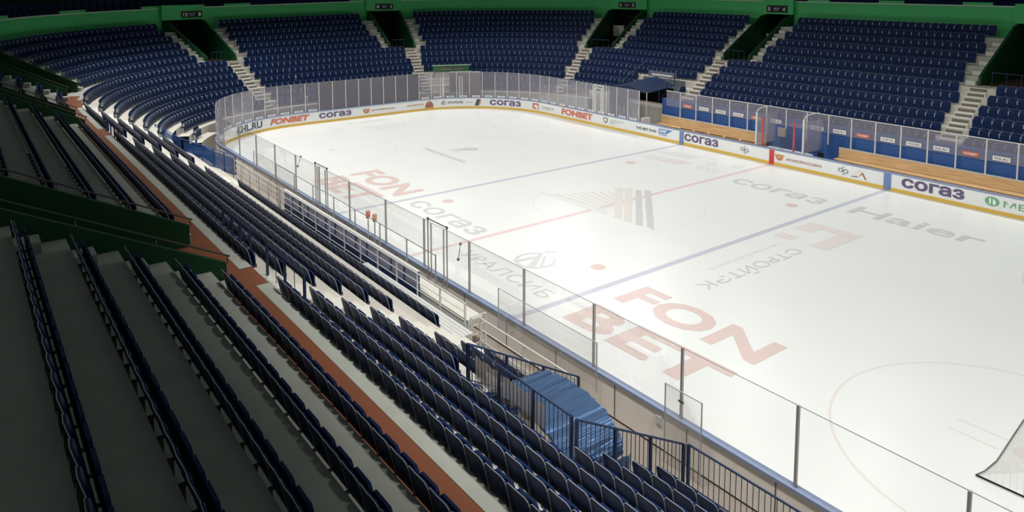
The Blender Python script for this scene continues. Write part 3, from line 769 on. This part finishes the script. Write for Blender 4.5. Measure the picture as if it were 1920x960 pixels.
# upper tier seats, hardly lit
V = []; F = []
for k in range(2):
    s = 31
    while s < SMAX-1:
        (x, y), n = bowl(s, 6.5+.9*k); rz = inward_rz(n); c, s_ = cos(rz), sin(rz); n0 = len(V); z0 = wtop(s)-.5+.5*k
        V += [(x+a*c-b*s_, y+a*s_+b*c, z0+z) for a, b, z in lv]; F += [tuple(i+n0 for i in q) for q in lf]; s += .52
me = bpy.data.meshes.new('upper_seats'); me.from_pydata(V, [], F); me.materials.append(M['seat']); me.update()
prop(link('upper_tier_seats', me), 'dark seats of the upper tier above the green wall', 'seats', kind='stuff')

# ---------------------------------------------------------------- railings
def railing(name, pts, m, h, label, bal=.13, post=1.0, base=None, group=None, rails=(1.0,), balusters=True, pr=.028, br=.009, bottom=.08):
    """pts: top-rail points; uprights hang down h"""
    t = empty(name, (0, 0, 0), label=label, cat='railing', group=group)
    MB().pipe(pts, .024, 8).build('top_rail', m, t)
    for r in rails[1:]:
        MB().pipe([(x, y, z-h*(1-r)) for x, y, z in pts], .016, 6).build('rail', m, t)
    if balusters: MB().pipe([(x, y, z-h+bottom) for x, y, z in pts], .014, 6).build('bottom_rail', m, t)
    nb_ = 0
    for a, b in zip(pts[:-1], pts[1:]):
        A, B = Vector(a), Vector(b); L = (B-A).length; n = max(1, int(round(L/post)))
        for i in range(n+1):
            if i == 0 and a is not pts[0]: continue
            p = A.lerp(B, i/n); MB().box((-pr, -pr, -h), (pr, pr, .0), 0, tuple(p)).build('post', m, t)
        if balusters:
            k = int(L/bal)
            for i in range(1, k):
                if nb_ > 95: break
                p = A.lerp(B, i/k); MB().tube((p.x, p.y, p.z-h+bottom), tuple(p), br, 5).build('baluster', m, t); nb_ += 1
    return t
railing('tunnel_railing', [(-18.62, -13.60, 3.42), (-18.62, -17.15, 3.42)], M['blue_metal'], 1.05, 'dark blue railing along the rear edge of the players tunnel opening', post=1.1)
railing('tunnel_railing', [(-18.62, -17.30, 3.42), (-15.65, -17.45, 1.82)], M['blue_metal'], 1.0, 'sloping dark blue railing down the near side of the players tunnel', post=1.05)
railing('tunnel_railing', [(-18.62, -13.56, 3.42), (-15.65, -14.1, 1.85)], M['blue_metal'], .95, 'sloping dark blue railing down the far side of the players tunnel', post=1.2)
railing('front_railing', [(-15.60, -17.55, 1.84), (-15.50, -23.5, 1.84)], M['blue_metal'], 1.0, 'dark blue railing in front of the lowest row at lower right', post=2.4)
# blue railings by the near steps and the second passage
railing('step_railing', [(-21.75, -9.3, 5.25), (-21.75, -11.75, 5.25)], M['blue_metal'], 1.04, 'dark blue railing at the head of the nearest lower steps', post=1.22, bal=.6)
railing('step_railing', [(-21.75, -5.6, 5.25), (-21.75, -8.0, 5.25)], M['blue_metal'], 1.0, 'dark blue railing behind the last row just beyond the nearest lower steps', post=.9, bal=.45)
railing('step_railing', [(-22.0, 9.6, 5.2), (-22.0, 13.4, 5.2)], M['blue_metal'], 1.0, 'dark blue railing at the head of steps by the second green passage', post=.9, bal=.45)
railing('corner_railing', [(-16.9, 20.3, 2.2), (-15.4, 14.8, 2.0)], M['blue_wall'], 1.15, 'blue railing round the gate at the left corner of the rink', post=1.2, bal=.14)
railing('corner_railing', [(-17.6, 24.2, 2.6), (-16.9, 20.3, 2.2)], M['blue_wall'], 1.15, 'blue railing climbing beside the left corner seats', post=1.2, bal=.14)
for q0, q1, lab in (((-16.85, 20.2, 1.05), (-15.45, 14.9, .85), 'translucent blue sheet tied along the corner railing'), ((-17.5, 24.1, 1.45), (-16.9, 20.4, 1.05), 'translucent blue sheet on the upper part of the corner railing')):
    MB().add([q0, q1, (q1[0], q1[1], q1[2]+1.0), (q0[0], q0[1], q0[2]+1.0), (q0[0]+.012, q0[1], q0[2]), (q1[0]+.012, q1[1], q1[2]), (q1[0]+.012, q1[1], q1[2]+1.0), (q0[0]+.012, q0[1], q0[2]+1.0)], [(0, 1, 2, 3), (7, 6, 5, 4), (0, 4, 5, 1), (3, 2, 6, 7)]).build('railing_sheet', M['blue_veil'], label=lab, cat='sheet')
g = empty('corner_gate', (0, 0, 0), label='solid blue gate leaves at the left corner of the rink', cat='gate')
MB().box((-17.4, 21.2, .0), (-15.9, 21.26, 1.15)).build('leaf', M['blue_wall'], g); MB().box((-15.2, 19.8, .0), (-15.14, 22.6, 1.2)).build('leaf', M['blue_wall'], g)
MB().box((-15.93, 21.15, 0), (-15.83, 21.25, 1.9)).build('gate_post', M['blue_wall'], g)
# white railing along the penalty boxes
def white_rails(y0, y1, x, z, label, rl=(1, .76, .52, .28), h=1.15, post=1.55):
    return railing('box_railing', [(x, y0, z), (x, y1, z)], M['white_metal'], h, label, rails=rl, balusters=False, post=post, pr=.024)
white_rails(-8.6, 7.7, -15.42, 1.74, 'white four-bar railing in front of the penalty box screens', h=1.2)
white_rails(7.9, 15.2, -15.42, 1.74, 'white four-bar railing at the far end of the near corridor', h=1.2)
white_rails(-8.9, -13.3, -15.05, 1.27, 'pale three-bar railing below the blue tunnel entrance', rl=(1, .7, .4), h=1.2, post=2.1)
t = railing('box_railing', [(-15.3, -8.75, 1.3), (-14.75, -8.75, 1.3)], M['white_metal'], 1.2, 'short white gate with bars at the end of the penalty boxes', rails=(1, .75, .5, .25), balusters=False, post=.5)

# ---------------------------------------------------------------- penalty boxes and scorer's desk on the near side
pb = empty('penalty_box', (0, 0, 0), label='long penalty box with lilac screens, blue base and pale counter behind the near boards', cat='penalty box')
MB().box((-15.22, -5.3, .0), (-15.14, 7.7, 1.0)).build('base_panel', M['blue_deep'], pb)
k = 0; y = -5.3
while y < 7.6:
    MB().box((-15.20, y+.04, 1.02), (-15.17, y+.98, 1.60)).build('screen', M['lilac'], pb)
    MB().box((-15.22, y-.03, 1.0), (-15.15, y+.03, 1.63)).build('mullion', M['blue_deep'], pb); y += 1.0
MB().box((-15.24, -5.3, 1.60), (-15.12, 7.7, 1.66)).build('head_rail', M['white_metal'], pb)
MB().box((-15.12, -8.3, .92), (-14.55, 7.9, .98)).build('counter', M['step'], pb)
MB().box((-15.1, -8.3, 0), (-15.02, 7.9, .92)).build('counter_front', M['board'], pb)
for i, y in enumerate((5.2, 3.1, 1.2, -.6, -2.2, -3.6)):
    o = MB().box((-.11, -.16, 0), (.11, .16, .035), .2*i, (-14.8, y, .98)); o.build('document_tray', M['t_brown'] if i % 2 else M['dark_metal'], label=f'small flat tray lying on the pale scorer counter, {nthw(i)} from its far end', cat='tray', group='flat trays on the scorer counter')
hr = empty('hand_rail', (0, 0, 0), label='thin grey handrail with posts between the penalty boxes and near boards', cat='railing')
MB().pipe([(-14.42, 11.0, 2.12), (-14.42, -5.2, 2.02)], .018, 6).build('top_rail', M['steel'], hr)
for y in (11.0, 8.4, 6.0, 3.6, 1.4, -.9, -3.1, -5.2): MB().box((-.02, -.02, 0), (.02, .02, 2.06), 0, (-14.42, y, 0)).build('post', M['steel'], hr)
# door frames standing above the near glass
def door_frame(y0, y1, zt, lab):
    t = empty('door_frame', (-14.22, y0, 0), label=lab, cat='door frame')
    for y in (0, .22, y1-y0-.22, y1-y0): MB().box((-.02, y-.02, .9), (.02, y+.02, zt-(.12 if y in (.22, y1-y0-.22) else 0))).build('upright', M['steel'], t)
    MB().pipe([(0, 0, zt), (0, y1-y0, zt)], .022, 6).build('head_bar', M['dark_metal'], t)
    for y in (0, y1-y0): MB().ball((0, y, zt), .055, 8, 5).build('knuckle', M['dark_metal'], t)
door_frame(4.75, 6.15, 3.12, 'steel double-post door frame at the far penalty box')
door_frame(-5.65, -4.35, 3.12, 'steel double-post door frame at the near penalty box')
for y0, y1, z, lab in ((8.2, 9.9, 2.55, 'closer arm on the clear far gate of the near boards'), (-6.5, -5.1, 2.25, 'closer arm on the clear gate by the near penalty box')):
    t = empty('closer_arm', (-14.3, y0, z), label=lab, cat='closer arm')
    MB().tube((0, 0, 0), (.55, y1-y0-.7, .22), .014, 6).build('arm', M['dark_metal'], t)
    MB().ball((0, 0, 0), .055).build('pivot', M['dark_metal'], t); MB().ball((.55, y1-y0-.7, .22), .055).build('pivot', M['dark_metal'], t)
# goal lamps on two short poles
for y, c in ((.35, 0), (-.25, 1)):
    t = empty('signal_lamp', (-14.32, y, 1.0), label=['reddish signal lamp on a short pole, the farther of the pair', 'amber signal lamp on a short pole, the nearer of the pair'][c], cat='lamp', group='signal lamps by the near boards')
    MB().tube((0, 0, 0), (0, 0, .95), .025, 8).build('pole', M['steel'], t)
    MB().tube((0, 0, .95), (0, 0, 1.18), .085, 12, .10).build('lamp_glass', M['brass' if c else 't_red'], t, smooth=True); MB().ball((0, 0, 1.18), .10, 10, 6).build('lamp_cap', M['brass'], t)
# ribbed white landing at the end of the penalty boxes
mb = MB()
for k in range(7): mb.box((-16.45+k*.135, -9.2, .985), (-16.33+k*.135, -2.0, 1.04))
mb.build('slatted_landing', M['white_metal'], label='white slatted landing at the front of the middle seat block', cat='landing')

# ---------------------------------------------------------------- players tunnel with blue sheet
tn = empty('tunnel_canopy', (0, 0, 0), label='shiny blue plastic sheet arched over the players tunnel', cat='canopy')
def arch(mb, x0, x1, yc, hw, zb, zt, n=56, th=.02, nx=10, seed=1):
    rnd = random.Random(seed); v = []; f = []; wob = [rnd.uniform(-.04, .04) for _ in range(n+1)]
    for i in range(nx+1):
        x = x0+(x1-x0)*i/nx
        for k in range(n+1):
            t = pi*k/n; rr_ = 1+wob[k]*.6+.004*sin(i*.7+k)
            v.append((x+.02*sin(k*.8), yc+hw*cos(t)*rr_, zb+(zt-zb)*sin(t)**.8*rr_))
    for i in range(nx):
        for k in range(n): f.append((i*(n+1)+k, i*(n+1)+k+1, (i+1)*(n+1)+k+1, (i+1)*(n+1)+k))
    mb.add(v, f)
mb = MB(); arch(mb, -18.5, -16.95, -15.35, 1.58, 1.80, 2.72); mb.build('sheet', M['tent'], tn, smooth=True)
mb = MB(); arch(mb, -18.54, -18.48, -15.35, 1.58, 1.80, 2.72, th=.03, nx=1); mb.build('rear_hem', M['tent_dark'], tn)
mb = MB()
for x in (-18.4, -17.7, -17.02):
    pts = [(x, -15.35+1.44*cos(pi*k/12), 1.76+.84*sin(pi*k/12)**.8) for k in range(13)]; mb.pipe(pts, .02, 6); 
    for q in (pts[0], pts[-1]): mb.tube((q[0], q[1], 0), q, .02, 6)
mb.build('hoop', M['blue_metal'], tn)
# side skirts of the canopy
for y, lab in ((-16.98, 'near'), (-13.82, 'far')):
    mb = MB(); n = 14; v = []; f = []
    for i in range(n+1):
        x = -18.45+1.7*i/n; v += [(x, y+.03*sin(i*2.3), 1.82), (x+.03*cos(i), y+.06*sin(i*1.9), 1.38)]
    for i in range(n): f.append((2*i, 2*i+1, 2*i+3, 2*i+2))
    mb.add(v, f).build('side_skirt', M['tent'], tn)
# walls of the cut and tunnel floor
tw = MB()
for s in (TUN[0], TUN[1]):
    pts = [(-1.1-TL*4, 0), (-1.1-TL*8, 0)]
    top = []
    for j in range(4, 8): top += [(-1.1-TL*j, lowz(j, s)), (-1.1-TL*(j+1), lowz(j, s))]
    v = [(*bowl(s, d)[0], z) for d, z in top]+[(*bowl(s, -1.1-TL*8)[0], 0), (*bowl(s, -1.1-TL*4)[0], 0)]
    tw.add(v, [tuple(range(len(v)))])
tw.add([(*bowl(TUN[0], -1.1-TL*4)[0], 0), (*bowl(TUN[1], -1.1-TL*4)[0], 0), (*bowl(TUN[1], -1.1-TL*4)[0], lowz(3, 0)), (*bowl(TUN[0], -1.1-TL*4)[0], lowz(3, 0))], [(0, 1, 2, 3)])
tw.build('wall_tunnel', M['concrete_low'], label='pale side walls of the players tunnel opening', kind='structure')
# cloth strips hanging from the rear tunnel railing
mb = MB(); n = 26; v = []; f = []
for i in range(n+1):
    y = -13.75-2.55*i/n; x = -18.54+.03*sin(i*1.6); v += [(x, y, 3.18), (x+.02*cos(i*2), y, 2.62+.05*sin(i*.9))]
for i in range(n): f.append((2*i, 2*i+1, 2*i+3, 2*i+2))
mb.add(v, f).build('hanging_cloth', M['cloth'], label='creased beige cloth hanging from the rear tunnel railing', cat='cloth')

# ---------------------------------------------------------------- far side benches
sw = MB().box((16.55, -22, 0), (16.75, 11.6, 2.62)).build('wall_bench', M['blue_wall'], label='blue padded wall behind the players benches', kind='structure')
def bench(y0, y1, lab):
    t = empty('players_bench', (0, 0, 0), label=lab, cat='bench')
    MB().box((16.14, y0, .1), (16.20, y1, 1.34)).build('back_panel', M['wood'], t)
    MB().box((16.10, y0, 1.34), (16.30, y1, 1.39)).build('cap_rail', M['step'], t)
    MB().box((15.55, y0, .70), (16.13, y1, .76)).build('seat_plank', M['wood'], t)
    MB().box((14.15, y0, .02), (16.10, y1, .25)).build('footboard', M['wood'], t)
    y = y0+.4
    while y < y1: MB().box((15.6, y-.03, .25), (16.0, y+.03, .70)).build('leg', M['dark_metal'], t); y += 2.4
    return t
bench(1.95, 11.3, 'long pale wooden players bench nearer the far end of the ice')
bench(-21.5, -3.25, 'long pale wooden players bench at the right edge of picture')
for i in range(5):
    y = 8.9-i*1.35
    MB().box((15.50, y-1.1, .762), (15.62, y, .79)).build('rubber_mat', M['black'], label=f'narrow black rubber strip on the far wooden bench, {nthw(i)} from its left', cat='mat', group='black strips on the far bench')
# glass behind the benches
gp = [11.0, 9.6, 8.1, 6.6, 5.1, 3.6, 2.1, .6, -.9, -2.4, -3.9, -5.4, -6.9, -8.4, -9.9, -11.4, -12.9, -14.4, -15.9]
words = ['KHL.RU', 'FONBET', 'УРАЛСИБ', 'МЕГАФОН']
def flat_text(txt, x, y0, y1, z0, z1, m, parent):
    v, f = text_geo(txt, .02); MB().add([(x, y0+(y1-y0)*u, z0+(z1-z0)*q) for u, q in v], f).build('lettering', M[m], parent)
lab_at = {1: ('FONBET', 1), 2: ('KHL.RU', 0), 3: ('УРАЛСИБ', 0), 4: ('KHL.RU', 0), 5: ('FONBET', 1), 6: ('KHL.RU', 0), 8: ('KHL.RU', 0), 9: ('KHL.RU', 0), 10: ('FONBET', 1), 11: ('СОГАЗ', 0), 12: ('УРАЛСИБ', 0), 13: ('KHL.RU', 0), 14: ('FONBET', 1), 15: ('KHL.RU', 0)}
for i in range(len(gp)-1):
    y0, y1 = gp[i], gp[i+1]
    t = empty('glass_partition', (0, 0, 0), label=f'glass pane with white post behind the players benches, {nthw(i)} from the left', cat='glass panel', group='glass behind the benches')
    MB().box((16.32, y1+.03, 2.12), (16.335, y0-.03, 3.26)).build('pane', M['glass_far'], t)
    MB().box((16.30, y1-.035, 1.39), (16.36, y1+.035, 3.28)).build('post', M['white_metal'], t)
    MB().box((16.30, y1, 3.27), (16.38, y0, 3.31)).build('top_rail', M['white_metal'], t)
    if i in lab_at:
        w, r = lab_at[i]; c = (y0+y1)/2
        pl = MB().box((16.28, c-.42, 2.22), (16.30, c+.42, 2.46)).build('label_plate', M['t_red'] if r else M['t_white'], t)
        flat_text(w, 16.275, c+.32, c-.32, 2.28, 2.40, 't_white' if r else 't_dark', pl)
# officials' box at centre ice: posts, red uprights, grey box on a pole
ob = empty('officials_box', (0, 0, 0), label='officials box at centre ice with hooked white posts and red uprights', cat='officials box')
for y in (1.32, -2.05):
    MB().box((14.02, y-.045, 1.0), (14.12, y+.045, 3.2)).build('post', M['white_metal'], ob)
    MB().pipe([(14.07, y, 3.2), (14.2, y-.06, 3.42), (14.5, y-.25, 3.55), (15.0, y-.45, 3.6)], .03, 6).build('hook_arm', M['white_metal'], ob)
for y in (1.0, -1.25): MB().box((14.3, y-.05, .2), (14.36, y+.05, 2.9)).build('red_upright', M['red_post'], ob)
for y in (1.3, -2.05): MB().box((14.1, y-.008, 1.04), (16.2, y+.008, 3.0)).build('side_screen', M['glass_far'], ob)
MB().box((14.05, -2.0, 1.04), (14.066, 1.28, 2.86)).build('front_screen', M['glass'], ob)
MB().box((15.0, -1.9, .1), (15.5, 1.2, .78)).build('desk', M['board'], ob)
t = empty('pole_monitor', (14.75, -.15, 0), label='grey-brown box on a thin double pole in the officials box', cat='monitor')
MB().box((-.12, -.26, 1.75), (.06, .26, 2.3)).build('case', M['gate'], t); MB().tube((0, -.08, 0), (0, -.08, 1.75), .018).build('pole', M['dark_metal'], t); MB().tube((0, .08, 0), (0, .08, 1.75), .018).build('pole', M['dark_metal'], t)
def small_chair(x, y, lab):
    t = empty('office_chair', (x, y, 0), label=lab, cat='chair')
    MB().box((-.22, -.22, .42), (.22, .22, .5)).build('seat', M['black'], t); MB().box((.18, -.2, .58), (.25, .2, 1.12)).build('backrest', M['black'], t)
    MB().tube((0, 0, .08), (0, 0, .42), .03).build('stem', M['dark_metal'], t)
    for k in range(5): MB().tube((0, 0, .1), (.27*cos(k*1.257), .27*sin(k*1.257), .04), .02, 6).build('foot', M['dark_metal'], t)
small_chair(14.75, 11.9, 'black office chair beside the far tunnel entrance')
small_chair(14.7, -2.75, 'black office chair at the left end of right bench')
# ---------------------------------------------------------------- far tunnel tent by the far end of benches
ft = empty('tunnel_tent', (0, 0, 0), label='dark blue tent over the far tunnel entrance left of the benches', cat='tent')
MB().add([(15.2, 12.0, 3.05), (15.2, 16.3, 3.05), (18.6, 16.3, 3.35), (18.6, 12.0, 3.35), (15.2, 14.1, 3.45), (18.6, 14.1, 3.9)], [(0, 4, 5, 3), (4, 1, 2, 5), (0, 1, 4), (3, 5, 2)]).build('roof_sheet', M['tent_dark'], ft)
for x, y in ((15.25, 12.05), (15.25, 16.25), (18.5, 12.05), (18.5, 16.25)): MB().tube((x, y, 0), (x, y, 3.1), .035, 8).build('pole', M['white_metal'], ft)
mb = MB().box((18.5, 12.0, 0), (18.56, 16.3, 3.1)); mb.build('dark_back', M['dark'], ft)
MB().box((15.3, 16.22, 0), (18.5, 16.28, 3.0)).build('side_sheet', M['tent_dark'], ft)
mb = MB().box((19.3, 12.6, 3.75), (19.36, 15.6, 4.25)); bnr = mb.build('banner', M['lilac'], None, label='pale banner with a light stripe above the far tunnel tent', cat='banner')
MB().box((19.26, 12.9, 3.88), (19.29, 15.2, 4.02)).build('stripe', M['t_white'], bnr)
railing('tent_railing', [(16.6, 12.0, 3.2), (19.6, 12.2, 4.9)], M['blue_metal'], .9, 'sloping blue railing right of the far tunnel tent', post=1.0, bal=.5)
railing('tent_railing', [(16.6, 16.5, 3.2), (19.6, 16.3, 4.9)], M['blue_metal'], .9, 'sloping blue railing left of the far tunnel tent', post=1.0, bal=.5)
# folding lattice gate in the tunnel mouth
t = empty('lattice_gate', (0, 0, 0), label='white folding lattice gate in the mouth of the far tunnel', cat='gate')
for k in range(5): MB().pipe([(15.0, 12.5+k*.5, .1), (15.0, 12.75+k*.5, 1.8), (15.0, 13.0+k*.5, .1)], .02, 5).build('lattice_bar', M['white_metal'], t)
MB().box((14.3, 11.5, 0), (15.1, 11.75, 1.25)).build('ticket_desk', M['board'], label='small white cabinet at the left end of the far benches', cat='cabinet')
# ---------------------------------------------------------------- far end details behind the glass
def end_posts(sa, sb_, z1, lab, top=False):
    t = empty('door_posts', (0, 0, 0), label=lab, cat='door frame')
    for s in (sa, sb_):
        (x, y), n = bd(s, .10); MB().box((-.055, -.055, 1.04), (.055, .055, z1), 0, (x, y, 0)).build('post', M['white_metal'], t)
    if top:
        a, b = bd(sa, .1)[0], bd(sb_, .1)[0]; MB().pipe([(*a, z1), (*b, z1)], .05, 6).build('head', M['white_metal'], t)
end_posts(71.75, 71.98, 2.9, 'pair of thick white posts left of the brown gate')
end_posts(73.55, 73.78, 3.0, 'pair of thick white posts in front of the brown gate')
end_posts(88.4, 89.55, 3.3, 'tall white door frame in the glass near the red tunnel post', True)
end_posts(88.6, 89.35, 3.1, 'inner white door frame inside the tall white one', True)
MB().box((-.05, -.05, 0), (.05, .05, 3.0), 0, (14.35, 15.3, 0)).build('red_pillar', M['mark_red'], label='pale red upright at the left of the far tunnel', cat='post')
def seg_box(p, q, z0, z1, th):
    v = Vector((q[0]-p[0], q[1]-p[1])); return MB().box((0, -th/2, z0), (v.length, th/2, z1), atan2(v.y, v.x), (p[0], p[1], 0))
sb_ = empty('end_gate', (0, 0, 0), label='tall brown-grey gate behind the far end glass', cat='gate')
gq = [bd(72.7, .55)[0], bd(74.05, .55)[0], bd(75.4, .55)[0]]
seg_box(gq[0], gq[1], .02, 3.3, .06).build('gate_leaf', M['gate'], sb_); seg_box(gq[1], gq[2], .02, 3.3, .06).build('gate_leaf', M['gate'], sb_)
seg_box(gq[0], gq[1], 3.3, 3.4, .12).build('gate_head', M['white_metal'], sb_); seg_box(gq[1], gq[2], 3.3, 3.4, .12).build('gate_head', M['white_metal'], sb_)
q0, q1 = bowl(90.2, -4.35)[0], bowl(94.6, -4.35)[0]
gb = empty('green_banner', (q0[0], q0[1], 3.12), atan2(q1[1]-q0[1], q1[0]-q0[0]), label='green board with a pale rail above the far end gate', cat='board')
MB().box((0, 0, 0), (3.5, .08, .62)).build('panel', M['banner_green'], gb); MB().box((-.1, -.06, .62), (3.6, .14, .68)).build('cap', M['green_cap'], gb)
for x0, n in ((.65, 9), (2.0, 7)): MB().box((x0, -.008, .18), (x0+n*.135-.06, -.002, .42)).build('banner_print', M['gate'], gb, label='pale printed block')
for x in (.1, 1.8, 3.4): MB().box((x-.03, .08, -.9), (x+.03, .14, .6)).build('support', M['dark_metal'], gb)
# white ladder behind the glass
ld = empty('ladder', (*bd(71.9, .45)[0], 0), label='white ladder leaning behind the far end glass', cat='ladder')
for x in (0, .55): MB().tube((x, 0, 1.0), (x-.35, .3, 3.2), .025, 6).build('stile', M['white_metal'], ld)
for k in range(7): z = 1.15+k*.28; o = (z-1)/2.2; MB().box((-.35*o, .3*o-.03, z), (.55-.35*o, .3*o+.03, z+.04)).build('rung', M['step'], ld)

# ---------------------------------------------------------------- goal pushed to the lower right corner
gl = empty('hockey_goal', (0, 0, 0), label='hockey goal with white net at the lower right edge of the ice', cat='goal')
B_ = [(-8.78, -22.6, .03), (-8.87, -20.67, .03)]
arc = [(-8.87, -20.67, .03), (-8.55, -20.74, .03), (-7.9, -20.76, .03), (-7.27, -20.70, .03), (-6.31, -20.60, .03), (-5.27, -20.50, .03), (-4.9, -20.6, .03)]
MB().pipe(B_, .022, 8).build('side_skirt', M['black'], gl); MB().pipe(arc, .016, 8).build('base_frame', M['dark_metal'], gl); MB().pipe([(-4.9, -20.6, .03), (-4.95, -22.6, .03)], .022, 8).build('side_skirt', M['black'], gl)
fr = MB(); fr.pipe([(-8.78, -22.6, 0), (-8.78, -22.6, 1.22), (-4.95, -22.6, 1.22), (-4.95, -22.6, 0)], .03, 10); fr.build('front_frame', M['t_red'], gl)
net = MB(); nn = 54
top_ = [(-8.78+3.83*i/nn, -22.6, 1.2) for i in range(nn+1)]
def arcpt(u):
    L = [(Vector(arc[i+1])-Vector(arc[i])).length for i in range(len(arc)-1)]; T = sum(L)*u
    for i, l in enumerate(L):
        if T <= l or i == len(L)-1: return Vector(arc[i]).lerp(Vector(arc[i+1]), min(1, T/l))
        T -= l
for i in range(nn+1): net.tube(arcpt(i/nn), top_[i], .0035, 3)
for k in range(1, 26):
    w = k/26; pts = [arcpt(i/nn).lerp(Vector(top_[i]), w) for i in range(0, nn+1, 2)]; net.pipe(pts, .0035, 3)
for k in range(0, 14):
    u = k/14; a = Vector(B_[1]).lerp(Vector(B_[0]), u); b = Vector(B_[1]).lerp(Vector((-8.78, -22.6, 1.2)), u) if u else a; net.tube(a, b+Vector((0, 0, .001)), .0035, 3)
net.build('net', M['net'], gl)
